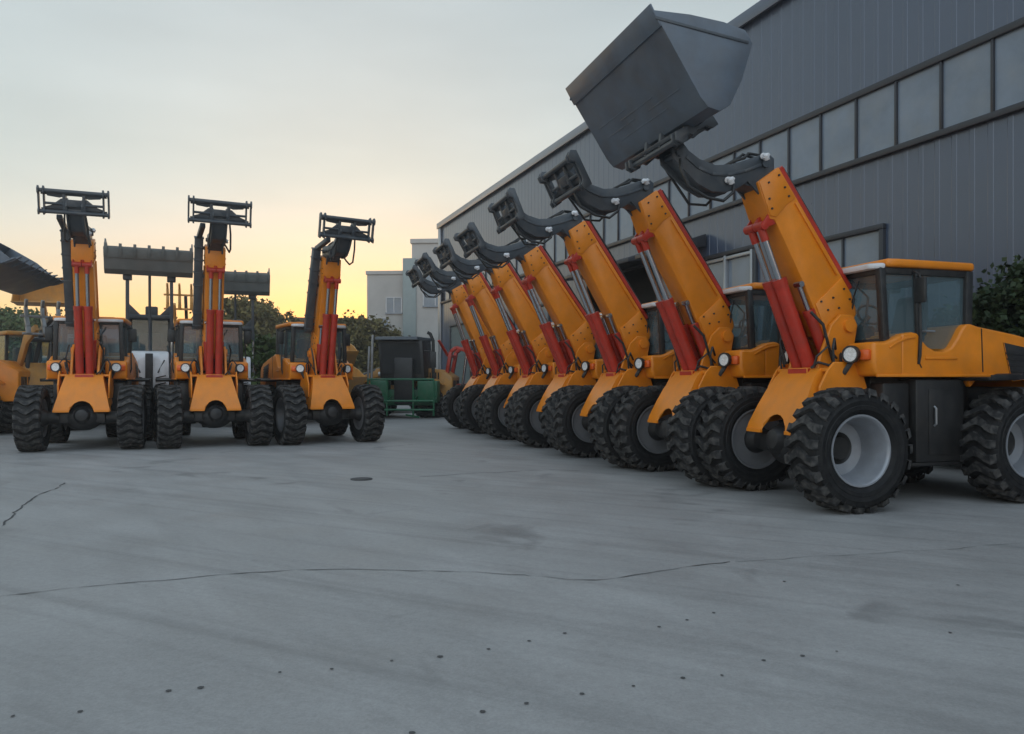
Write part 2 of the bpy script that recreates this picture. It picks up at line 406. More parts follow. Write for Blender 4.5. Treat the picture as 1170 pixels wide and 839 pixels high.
def body_fn(b):
    top = [(-.42, 1.66), (-.50, 1.655), (-.58, 1.655), (-.68, 1.69), (-.80, 1.745), (-.92, 1.765), (-.99, 1.755), (-1.04, 1.69), (-1.12, 1.62), (-1.22, 1.575), (-1.33, 1.57),
           (-1.43, 1.61), (-1.51, 1.71), (-1.575, 1.81), (-1.63, 1.862), (-1.70, 1.865), (-1.80, 1.84), (-2.05, 1.805), (-2.32, 1.765), (-2.7, 1.69), (-2.9, 1.60), (-2.98, 1.45), (-3.0, 1.15)]
    bot = [(-2.75, 1.12), (-2.55, 1.31), (-1.8, 1.315)]
    k = [i for i, q in enumerate(top) if q[0] < -.78][0]
    for sd in (1, -1):
        b.prism(top[:k]+[(-.80, 1.745), (-.80, 1.31), (-.46, 1.31), (-.42, 1.45)], sd*.30, sd*.68, .035, seg=3)
    b.prism([(-.775, 1.735)]+top[k:]+bot+[(-.775, 1.31)], -.677, .677, .035, seg=3)
    for sd in (1, -1):
        # lower skirt lip, swoosh crease, panel seams
        b.bar((-.47, sd*.672, 1.318), (-2.0, sd*.672, 1.322), .04, .03, .008)
        sw = [(-.62, 1.60), (-.72, 1.655), (-.84, 1.70), (-.95, 1.715)]
        for i in range(3): b.bar((sw[i][0], sd*.676, sw[i][1]), (sw[i+1][0], sd*.676, sw[i+1][1]), .03, .022, .006)
        b.bar((-1.08, sd*.676, 1.50), (-1.5, sd*.676, 1.50), .028, .03, .008)
        for a, c in [((-1.0, 1.74), (-.985, 1.48)), ((-.985, 1.48), (-1.03, 1.40)), ((-1.83, 1.82), (-1.85, 1.36))]:
            b.bar((a[0], sd*.68, a[1]), (c[0], sd*.68, c[1]), .004, .012, 0, mi=1)
        b.prism([(-2.13, 1.68), (-2.62, 1.60), (-2.66, 1.30), (-2.25, 1.26)], sd*.672, sd*.688, .004, mi=1)
        for k in range(5):
            z = 1.32+k*.06
            b.bar((-2.24+.02*k, sd*.690, z), (-2.63, sd*.690, z-.02), .012, .02, 0, mi=1)
        # rear arch over the wheel
        b.prism([(-1.62, 1.32), (-1.70, 1.20), (-1.80, 1.30), (-2.15, 1.34), (-2.45, 1.30), (-2.6, 1.16), (-2.72, 1.22), (-2.6, 1.34)], sd*.60, sd*.665, .01)
    b.box(-.80, -.70, -.29, .29, 1.0, 1.72, .01, mi=1)
def chassis_fn(b):
    b.box(-1.95, -.62, -.42, .42, .55, 1.31, .02)
    for sd in (1, -1):
        y0, y1 = sd*.40, sd*.66
        b.box(-1.62, -.98, y0, y1, .42, 1.28, .025)      # tank
        b.box(-.96, -.62, y0, sd*.60, .55, 1.25, .03)
        b.box(-1.52, -1.14, sd*.655, sd*.672, .50, 1.18, .008)
        b.bar((-1.62, sd*.58, .40), (-.95, sd*.58, .40), .12, .04, .006)
        b.bar((-1.90, sd*.50, .46), (-.62, sd*.50, .46), .08, .08, .01)
    b.box(-2.9, -1.7, -.36, .36, .62, 1.2, .03)
    b.box(-3.06, -2.86, -.60, .60, .70, 1.20, .05)
    b.box(-.62, -.20, -.14, .14, .60, .78, .02); b.box(-.62, -.20, -.14, .14, 1.0, 1.14, .02)
    b.lathe([(-.70, 0), (-.70, .11), (-.25, .12), (-.12, .22), (.12, .22), (.25, .12), (.70, .11), (.70, 0)], 20, c=(-2.15, 0, .60))
def handle_fn(b):
    b.tube([(-1.20, .675, .80), (-1.20, .70, .82), (-1.20, .70, .98), (-1.20, .675, 1.0)], .012, 8)
def fender_fn(sd):
    def fn(b):
        b.prism([(-1.55, 1.30), (-1.58, 1.265), (-2.0, 1.275), (-2.12, 1.33), (-2.05, 1.345), (-1.95, 1.31)], sd*.55, sd*.99, .008)
        b.bar((-1.60, sd*.99, 1.30), (-1.98, sd*.99, 1.305), .015, .05, .004)
    return fn
# cab plan corners, front to back (s, l)
CP = [(-.66, .575), (-1.06, .60), (-1.70, .60)]
ZB, ZT = 1.60, 2.43
def cabpt(i, sd, z):
    s, l = CP[i]
    k = (z-ZB)/(ZT-ZB)
    lean = [.03, .0, -.05][i]
    return (s+lean*k, sd*(l-.03*k), z)
def cab_fn(b):
    for sd in (1, -1):
        for i, w in ((0, .075), (1, .06), (2, .09)):
            b.bar(cabpt(i, sd, ZB-.04), cabpt(i, sd, ZT), w, w, .012)
        for i in range(2):
            b.bar(cabpt(i, sd, ZT-.03), cabpt(i+1, sd, ZT-.03), .05, .07, .006)
        b.bar(cabpt(1, sd, ZB+.05), cabpt(0, sd, ZB+.05), .04, .12, .01)
    b.bar(cabpt(0, 1, ZT-.03), cabpt(0, -1, ZT-.03), .05, .07, .006); b.bar(cabpt(2, 1, ZT-.03), cabpt(2, -1, ZT-.03), .06, .08, .006)
    b.bar(cabpt(0, 1, ZB+.04), cabpt(0, -1, ZB+.04), .05, .12, .01)
    b.box(-1.68, -.68, -.56, .56, 1.50, 1.58, .01)
    b.box(-1.74, -1.66, -.57, .57, 1.5, 1.88, .01)
    b.box(-.86, -.70, -.24, .24, 1.55, 1.86, .03)
    b.tube([(-.84, 0, 1.82), (-.98, 0, 1.98)], .03, 8)
    ring = [(-1.0+.06*math.cos(t), .17*math.sin(t), 2.0+.10*math.cos(t)) for t in [2*math.pi*k/20 for k in range(21)]]
    b.tube(ring, .014, 6, cap=False)
    # wiper arm on the windscreen
    b.tube([(-.62, .05, 1.72), (-.60, .22, 2.15)], .010, 6); b.tube([(-.605, .12, 2.0), (-.585, .30, 2.32)], .008, 6)
def pane_fn(i, sd):
    def fn(b):
        a0, a1 = cabpt(i, sd, ZB), cabpt(i+1, sd, ZB); t0, t1 = cabpt(i, sd, ZT-.06), cabpt(i+1, sd, ZT-.06)
        b.strip([[a0, t0], [a1, t1]])
    return fn
def wind_fn(i):
    def fn(b):
        b.strip([[cabpt(i, 1, ZB), cabpt(i, 1, ZT-.06)], [cabpt(i, -1, ZB), cabpt(i, -1, ZT-.06)]])
    return fn
def roof_fn(b):
    pl = [(-.66, .61), (-.80, .635), (-1.78, .635), (-1.84, .58), (-1.84, -.58), (-1.78, -.635), (-.80, -.635), (-.66, -.61)]
    b.prism(pl, 2.435, 2.52, .03, plane='xy', seg=3)
    b.prism([(-.85, .42), (-1.65, .42), (-1.65, -.42), (-.85, -.42)], 2.515, 2.54, .012, plane='xy')
def visor_fn(b):
    pl = [(-.52, .50), (-.58, .57), (-.655, .60), (-.655, -.60), (-.58, -.57), (-.52, -.50)]
    b.prism(pl, 2.415, 2.475, .02, plane='xy')
def seat_fn(b):
    b.box(-1.55, -1.12, -.25, .25, 1.58, 1.78, .05); b.hexa([(-1.48, -.24, 1.75), (-1.58, -.24, 1.75), (-1.58, .24, 1.75), (-1.48, .24, 1.75), (-1.56, -.2, 2.22), (-1.64, -.2, 2.22), (-1.64, .2, 2.22), (-1.56, .2, 2.22)], .04)
def sticker_fn(b):
    b.tube([(-1.42, .30, 1.95), (-1.42, .30, 2.08), (-1.44, .33, 2.14), (-1.46, .37, 2.08), (-1.46, .37, 1.95)], .016, 8)

def make_loader(label, loc, rz, pose, group, with_bucket=False, hitch_tilt=None, steer=0., wraps=True, rims=('rim', 'rimdark')):
    t = thing('telescopic_loader', label, 'wheel loader', loc, rz, group)
    P = pose; key = (round(P.ext, 3), round(P.a, 3))
    rn = lambda: random.uniform(0, .27)
    wheel(t, 0, .81, rimm=rims[0], spin=rn()); wheel(t, 0, -.81, rimm=rims[1], spin=rn())
    wheel(t, -2.15, .81, rimm=rims[0], spin=rn()); wheel(t, -2.15, -.81, rimm=rims[1], spin=rn())
    part('front_frame', 'ff', front_frame_fn, ['yellow', 'red'], t, smooth=20)
    part('front_axle', 'ax', axle_fn, 'chassis', t)
    part('body', 'body', body_fn, ['yellow', 'black'], t, smooth=35)
    ch = part('chassis', 'ch', chassis_fn, 'chassis', t); part('handle', 'chh', handle_fn, 'steel', ch)
    for sd in (1, -1): part('fender', ('fen', sd), fender_fn(sd), 'chassis', t)
    cab = part('cab', 'cab', cab_fn, 'black', t)
    part('roof', 'roof', roof_fn, 'yellow', cab); part('roof_visor', 'visor', visor_fn, 'white', cab)
    part('windscreen', 'ws', wind_fn(0), 'glass', cab, smooth=0); part('rear_window', 'rw', wind_fn(2), 'glass', cab, smooth=0)
    for sd in (1, -1):
        part('side_window', ('sw', sd), pane_fn(0, sd), 'glass', cab, smooth=0)
        part('door_window', ('dw', sd), pane_fn(1, sd), 'glass', cab, smooth=0)
    part('seat', 'seat', seat_fn, 'seat', cab)
    for sd in (1, -1): part('door_handle', ('dh', sd), lambda b: b.tube([(-1.12, sd*.61, 1.78), (-1.12, sd*.64, 1.78), (-1.24, sd*.64, 1.78), (-1.24, sd*.61, 1.78)], .012, 8), 'steel', cab)
    for sd in (1, -1):
        def rail(b, sd=sd): b.tube([(-1.0, sd*.60, 2.40), (-1.0, sd*.68, 2.36), (-1.0, sd*.70, 1.70), (-.985, sd*.705, 1.52), (-.99, sd*.68, 1.44)], .014, 8)
        part('grab_rail', ('rail', sd), rail, 'black', t)
        def mir(b, sd=sd):
            b.tube([(-1.0, sd*.66, 2.34), (-.97, sd*.72, 2.33), (-.96, sd*.74, 2.28)], .012, 8); b.box(-.985, -.945, sd*.655, sd*.80, 2.06, 2.32, .02)
        part('mirror', ('mir', sd), mir, 'black', t)
        def wl(b, sd=sd): b.box(-1.86, -1.77, sd*.48-.05, sd*.48+.05, 2.32, 2.42, .015)
        part('work_light', ('wl', sd), wl, 'black', t)
        # headlights on their brackets
        def lamp(b, sd=sd):
            b.lathe([(-.09, 0), (-.085, .06), (-.02, .090), (.03, .090), (.03, .074), (.018, .072)], 24)
            for v in b.bm.verts: v.co = Vector((v.co.y, v.co.x, v.co.z))
            b.bar((-.05, -.02*sd, -.06), (.0, -.09*sd, -.20), .05, .05, .008)
            b.bar((.0, -.09*sd, -.19), (-.03, -.16*sd, -.23), .05, .04, .008)
        hl = part('headlight', ('hl', sd), lamp, 'black', t, (-.31, sd*.50, 1.535), R(0)); hl.rotation_euler = (0, 0, R(18)*sd)
        def lens(b):
            b.lathe([(0, 0), (.0, .04), (.0, .073), (-.012, .073)], 24)
            for v in b.bm.verts: v.co = Vector((v.co.y+.022, v.co.x, v.co.z))
        part('lens', 'lens', lens, 'lens', hl)
        def ind(b, sd=sd): b.box(-.10, -.02, sd*.075-.055+.045*sd, sd*.075+.055+.045*sd, -.06, .05, .02)
        part('indicator', ('ind', sd), ind, 'amber', hl)
    # boom
    bm_ = part('boom', ('boom', key), boom_fn(P), ['yellow', 'black'], t)
    def ext(b):
        b.tube([P.p3(.30, -.335, 0), P.p3(1.30, -.325, 0)], .05, 14)
        b.tube([P.p3(.27, -.335, -.09), P.p3(1.78, -.315, -.09)], .04, 12); b.tube([P.p3(.27, -.335, .10), P.p3(1.79, -.312, .10)], .046, 12)
        for u in (.32, .8, 1.75): b.bar(P.p3(u, -.325, -.13), P.p3(u, -.325, .13), .05, .06, .006)
    part('extension_cylinder', ('ext', key), ext, 'red', t)
    def hoses_b(b):
        b.tube([P.p3(1.76, -.40, .05), P.p3(1.2, -.405, .06), P.p3(.45, -.40, .06), P.p3(.25, -.46, .08), P.p3(.06, -.47, .14), (-.76, .2, 1.9), (-.66, .3, 1.55), (-.5, .32, 1.45)], .014, 6)
        b.tube([(-.70, -.2, 1.95), (-.78, -.26, 1.75), (-.66, -.32, 1.5), (-.45, -.35, 1.42)], .016, 6)
        b.tube([(.0, .27, 1.98), (-.12, .31, 1.85), (-.2, .29, 1.65), (-.3, .25, 1.46), (-.2, .22, 1.40)], .017, 6)
        b.tube([(-.42, .20, 1.62), (-.36, .3, 1.44), (-.22, .32, 1.42), (-.1, .26, 1.46), (-.06, .2, 1.40)], .015, 6)
        b.tube([(-.25, -.28, 1.95), (-.05, -.30, 1.7), (-.1, -.26, 1.45)], .016, 6)
        for sd in (1, -1):
            b.tube([(-.32, sd*.26, 1.60), (-.22, sd*.36, 1.70), (-.15, sd*.42, 1.60), (-.18, sd*.40, 1.42)], .014, 6)
            b.tube([(-.30, sd*.30, 1.50), (-.16, sd*.33, 1.62), (-.05, sd*.30, 1.52), (-.04, sd*.26, 1.40)], .012, 6)
    part('hose', ('hb', key), hoses_b, 'black', t)
    # lift cylinders with chrome rods
    for l in (.082, -.082):
        base = Vector((-.15, l, 1.37)); e = Vector(P.p3(1.40, .21, l)); d = (e-base).normalized(); top = base + d*(1.28 if P.a > TH+R(12) else 1.02)
        def barrel(b):
            b.cyl(base-d*.03, top, .070, n=18); b.cyl(top-d*.05, top+d*.025, .079, n=18); b.cyl(base-d*.05, base+d*.05, .075, n=18)
            b.cyl(base+Vector((0, -.085, -.03)), base+Vector((0, .085, -.03)), .05, n=12)
        c = part('lift_cylinder', ('lc', key, l), barrel, 'red', t)
        def rod(b): b.cyl(top, e-d*.10, .034, n=14)
        part('piston_rod', ('lr', key, l), rod, 'chrome', c)
        def eye(b):
            b.cyl(e-d*.16, e, .042, n=12); b.cyl(e+Vector((0, -.075, 0)), e+Vector((0, .075, 0)), .048, n=14)
            b.hexa([P.p3(1.34, .07, l-.075), P.p3(1.34, .07, l-.05), P.p3(1.34, .07, l-.05), P.p3(1.34, .07, l-.075), P.p3(1.40, .24, l-.075), P.p3(1.40, .24, l-.05), P.p3(1.46, .22, l-.05), P.p3(1.46, .22, l-.075)]) if False else None
            for q in (-.078, .055):
                b.prism([P.sz(1.34, .09), P.sz(1.38, .245), P.sz(1.42, .245), P.sz(1.48, .10)], l+q, l+q+.025, .004)
        part('rod_eye', ('le', key, l), eye, 'red', c)
    for l in (.125, -.125):
        a = Vector((-.30, l, 1.52)); e = Vector(P.p3(.66, .19, l)); d = (e-a).normalized()
        def bar2(b):
            b.cyl(a, a+d*.52, .056, n=14); b.cyl(a+d*.48, a+d*.54, .064, n=14); b.cyl(a+Vector((0, -.06, 0)), a+Vector((0, .06, 0)), .04, n=10)
        c = part('levelling_cylinder', ('sc', key, l), bar2, 'red', t)
        def rod2(b): b.cyl(a+d*.5, e, .026, n=12); b.cyl(e+Vector((0, -.05, 0)), e+Vector((0, .05, 0)), .032, n=10)
        part('piston_rod', ('sr', key, l), rod2, 'chrome', c)
    part('gooseneck', ('gn', key), goose_fn(P, True), 'dark', t)
    # hose guide on the right-hand side of the boom
    def guide(b):
        b.bar(P.p3(.45, -.17, -.285), P.p3(1.95, -.17, -.285), .15, .15, .01)
        for u in (.5, .75, 1., 1.25, 1.5, 1.75, 1.93): b.bar(P.p3(u, -.17, -.285), P.p3(u+.03, -.17, -.285), .172, .172, .006)
        for u in (.6, 1.2, 1.75): b.bar(P.p3(u, -.17, -.25), P.p3(u, -.17, -.16), .06, .06, .005)
        b.bar(P.p3(1.95, -.17, -.285), (*[P.fromlong(1.35, 3.66)[0]], -.27, P.fromlong(1.35, 3.66)[1]), .09, .09, .01)
    part('hose_guide', ('hg', key), guide, 'dark', t)
    # crumpled white plastic round the pins
    if wraps:
        for nm, q, rr in (('a', (.63, 3.80), .042), ('b', (1.05, 3.52), .042)):
            x, z = P.fromlong(*q)
            def wr(b, x=x, z=z, rr=rr):
                rnd = random.Random(5)
                r = bmesh.ops.create_icosphere(b.bm, subdivisions=2, radius=rr)
                for v in r['verts']:
                    v.co = Vector((x, .165, z)) + Vector((v.co.x*1.25, v.co.y*.75, v.co.z))*(1+rnd.uniform(-.25, .25))
            part('pin_wrap', ('pw', key, nm), wr, 'wrap', t)
    # quick hitch
    if with_bucket:
        hc, tilt = P.fromlong(1.66, 3.86), R(-118)
    else:
        hc = P.fromlong(1.70, 3.77); tilt = R(hitch_tilt)
    hi = part('quick_hitch', 'hitch', hitch_fn, 'dark', t, (hc[0], 0, hc[1])); hi.rotation_euler = (0, -tilt, 0)
    def hloop(b):
        x0, z0 = P.fromlong(1.02, 3.44); x1, z1 = P.fromlong(1.60, 3.66)
        b.tube([(x0-.04, .12, z0+.06), (x0+.0, .17, z0-.04), (x0+.13, .20, z0-.14), (x0+.32, .2, z0-.12), (x1-.06, .19, z1-.24), (x1+.01, .17, z1-.08), (x1+.0, .13, z1+.04)], .017, 7)
        b.tube([(x0-.02, -.12, z0+.04), (x0+.1, -.17, z0-.1), (x0+.3, -.18, z0-.1), (x1, -.15, z1)], .015, 7)
        for l, h in ((.05, .09), (-.05, .12)):
            x2, z2 = P.fromlong(.60, 3.80); x3, z3 = P.fromlong(.95, 3.70)
            b.tube([(x2-.06, l, z2-.1), (x2+.02, l, z2+.05), (x2+.16, l, z2+h*.6), (x3-.12, l+.04, z3+h), (x3, l+.03, z3+.05), (x3+.12, l, z3-.02)], .016, 7)
    part('hydraulic_hose', ('hl2', key), hloop, 'black', t)
    if with_bucket:
        prof = [(2.22, 4.50), (1.74, 3.74), (1.66, 3.655), (1.54, 3.63), (1.43, 3.70), (1.31, 3.95), (1.19, 4.33), (1.27, 4.45)]
        bk = part('bucket', ('bkt', key), bucket_shell(prof, .98, side_extra=[(1.5, 4.495), (1.85, 4.515)]), 'bucket', t)
        kx, kz = .97, .92; bk.scale = (kx, .99, kz); bk.location = ((1-kx)*1.6, 0, (1-kz)*3.98)
        for sd in (1, -1):
            part('side_bead', ('bkbead', key, sd), lambda b: b.bar((2.20, sd*1.0, 4.43), (1.24, sd*1.0, 4.33), .012, .03, .003), 'dark', bk)
        def rim2(b):
            b.cyl((1.55, -.55, 3.60), (1.55, .55, 3.60), .045, n=12); b.cyl((1.38, -.5, 3.72), (1.38, .5, 3.72), .03, n=12)
            for y in (-.48, -.14, .14, .48): b.prism([(1.48, 3.72), (1.40, 3.78), (1.33, 3.70), (1.50, 3.54), (1.60, 3.58), (1.62, 3.66)], y-.02, y+.02, .005)
        part('bucket_bracket', ('bkb', key), rim2, 'dark', bk)
    return t

ROWD = (-.354, .935)
ang = math.atan2(-.30, -.954)
ROW = Pose(.27, 0); SHORT = Pose(0, 0); LEFT = Pose(.30, 16.5)
gR = 'telescopic loaders parked side by side along the hall'
rowspec = [  # x, y, yaw tweak
    (3.02, 8.16, 0), (2.25, 10.03, .3), (1.50, 11.98, -.2), (.86, 13.9, .4), (.22, 15.85, 0), (-.46, 17.9, -.4), (-1.05, 19.9, .2)]
labs = ['orange telescopic loader holding up a large grey bucket, nearest of the row',
        'orange telescopic loader with bare hitch plate, right beside the one holding the grey bucket',
        'orange telescopic loader with bare hitch plate, third nearest in the hall row',
        'orange telescopic loader with raised boom, middle one of the seven along the hall',
        'orange telescopic loader with raised boom, third from the far end of the hall row',
        'orange telescopic loader with raised boom, last but one in the row along the hall',
        'orange telescopic loader at the far end of the row, next to the red machine']
for i, (x, y, tw) in enumerate(rowspec):
    make_loader(labs[i], (x, y, 0), ang+R(tw), SHORT if i == 0 else Pose(.27+(0, .0, .02, -.02, .01, .03, -.01)[i], (0, 0, .9, -.5, 1.2, 3.2, 5.0)[i]), gR, with_bucket=(i == 0), hitch_tilt=-28+(0, 0, 5, -3, 4, -5, 2)[i])
gL = 'telescopic loaders facing the camera across the yard'
angL = math.atan2(-.954, .30)
for (x, y, tw, dl, lb) in [(-7.93, 14.1, 4, 0, 'orange telescopic loader facing the camera, leftmost of three, beside the white machine'),
                       (-5.78, 14.8, 9, 0, 'orange telescopic loader facing the camera just right of the white machine'),
                       (-3.78, 15.7, 14, 0, 'orange telescopic loader facing the camera, nearest to the green machine, boom leaning right')]:
    make_loader(lb, (x, y, 0), angL+R(tw), LEFT if tw < 10 else Pose(.24, 14.5), gL, hitch_tilt=-14, rims=('rimdark', 'rimdark'))

# ------------------------------------------------------------------ ordinary wheel loaders (background)
def wl_bucket(arm_end, tilt, hw, color, teeth, key, parent, name='bucket', floor=.95):
    # local profile around hinge at origin; x forward
    base = [(floor, -.10), (.22, -.22), (.08, -.18), (-.02, -.05), (-.02, .30), (.10, .62), (.22, .72)]
    ca, sa = math.cos(tilt), math.sin(tilt)
    rot = lambda q: (arm_end[0]+q[0]*ca-q[1]*sa, arm_end[1]+q[0]*sa+q[1]*ca)
    return part(name, key, bucket_shell([rot(q) for q in base], hw, teeth=teeth, side_extra=[rot((.62, .35))], bars=False), color, parent)
def make_wheel_loader(label, loc, rz, paint, bucketm, arm_ang, tilt, hw=1.0, teeth=0, scale=1., fork=False, group=None, armlen=1.9):
    t = thing('wheel_loader', label, 'wheel loader', loc, rz, group); t.scale = (scale,)*3
    for s in (0, -2.1):
        for sd in (1, -1): wheel(t, s, sd*.78, rimm='rimdark', spin=random.uniform(0, .27))
    def bd(b):
        b.prism([(-1.35, 1.0), (-1.35, 1.75), (-1.6, 1.80), (-2.6, 1.70), (-3.0, 1.45), (-3.0, .75), (-1.35, .75)], -.62, .62, .05)
        for sd in (1, -1):
            for k in range(6): b.bar((-2.0-.1*k, sd*.625, 1.2), (-2.0-.1*k, sd*.625, 1.6), .012, .05, 0, mi=1)
            for k in range(3): b.box(-3.012, -2.98, sd*(.12+.15*k)-.045, sd*(.12+.15*k)+.045, .88, 1.32, 0, mi=1)
        b.prism([(.35, .75), (.25, 1.2), (-.1, 1.75), (-.45, 1.75), (-.5, .7)], -.32, .32, .03)
        b.prism([(-.45, .6), (-1.4, .6), (-1.4, 1.15), (-.6, 1.15)], -.55, .55, .03)
        for sd in (1, -1): b.prism([(-1.5, 1.16), (-1.7, 1.30), (-2.1, 1.34), (-2.5, 1.30), (-2.75, 1.15), (-2.5, 1.36), (-2.1, 1.42), (-1.7, 1.38)], sd*.58, sd*1.0, .01)
    part('body', ('wlb', paint), bd, [paint, 'black'], t)
    part('axle', 'wla', axle_fn, 'chassis', t)
    def cb(b):
        for s in (-.55, -1.35):
            for sd in (1, -1): b.bar((s, sd*.55, 1.15), (s-.03, sd*.52, 2.45), .07, .07, .008)
        b.box(-1.4, -.5, -.55, .55, 1.15, 1.55, .03); b.box(-1.15, -.85, -.22, .22, 1.55, 2.15, .05)
    cab = part('cab', 'wlcab', cb, 'black', t)
    part('roof', 'wlroof', lambda b: b.prism([(-.35, .6), (-1.5, .62), (-1.5, -.62), (-.35, -.6)], 2.45, 2.55, .03, plane='xy'), paint, cab)
    part('windscreen', 'wlws', lambda b: b.strip([[(-.55, .55, 1.5), (-.57, .52, 2.45)], [(-.55, -.55, 1.5), (-.57, -.52, 2.45)]]), 'glass', cab, smooth=0)
    for sd in (1, -1):
        part('side_window', ('wlsw', sd), lambda b: b.strip([[(-.55, sd*.55, 1.5), (-.57, sd*.52, 2.45)], [(-1.35, sd*.55, 1.5), (-1.38, sd*.52, 2.45)]]), 'glass', cab, smooth=0)
        part('headlight', ('wlhl', sd), lambda b: (b.cyl((-.35, sd*.52, 1.55), (-.27, sd*.52, 1.55), .08, n=16), b.bar((-.40, sd*.3, 1.5), (-.33, sd*.52, 1.5), .05, .05)), 'lens', t)
    piv = Vector((-.3, 1.62)); a = R(arm_ang)
    end = piv + Vector((math.cos(a), math.sin(a)))*armlen
    mid = piv.lerp(end, .55) + Vector((-math.sin(a), math.cos(a)))*.22
    for sd in (1, -1):
        def arm(b):
            b.bar((piv.x, sd*.34, piv.y), (mid.x, sd*.34, mid.y), .09, .24, .01, up=(0, 1, 0)) if False else None
            d = Vector((-math.sin(a), math.cos(a)))*.12
            b.prism([tuple(piv-d), tuple(mid-d*1.2), tuple(end-d*.8), tuple(end+d*.8), tuple(mid+d*1.1), tuple(piv+d)], sd*.30, sd*.38, .012)
        part('lift_arm', ('wlarm', sd, arm_ang, armlen, paint), arm, paint if bucketm != 'bucket' else 'dark', t)
        def cy(b): b.cyl((-.2, sd*.24, 1.1), (*[piv.lerp(mid, .9).x], sd*.24, piv.lerp(mid, .9).y), .05, n=10)
        part('lift_cylinder', ('wlc', sd, arm_ang, armlen), cy, 'dark', t)
    part('tilt_link', ('wltl', arm_ang, armlen), lambda b: (b.cyl((piv.x+.1, 0, piv.y+.15), (mid.x, 0, mid.y+.2), .06, n=10), b.bar((mid.x, 0, mid.y+.25), (end.x-.02, 0, end.y+.25), .1, .1, .01), b.cyl((mid.x, -.34, mid.y), (mid.x, .34, mid.y), .06, n=10)), 'dark', t)
    if fork:
        def fk(b):
            ca, sa = math.cos(tilt), math.sin(tilt)
            rot = lambda q: (end.x+q[0]*ca-q[1]*sa, end.y+q[0]*sa+q[1]*ca)
            for k in range(4):
                y = -.54+k*.36
                pts = [(0, -.18), (.02, .0), (.0, .25), (.05, .5), (.16, .66)]
                for i in range(4):
                    p, q = rot(pts[i]), rot(pts[i+1]); b.bar((p[0], y, p[1]), (q[0], y, q[1]), .10-.012*i, .09, .01)
            for zz in (-.16, .30):
                p = rot((-.03, zz)); b.bar((p[0], -.66, p[1]), (p[0], .66, p[1]), .07, .06, .008)
        part('grab_fork', ('fork', tilt), fk, bucketm, t)
    else:
        wl_bucket(end, tilt, hw, bucketm, teeth, ('wbk', hw, arm_ang, tilt, teeth, armlen), t)
    return t

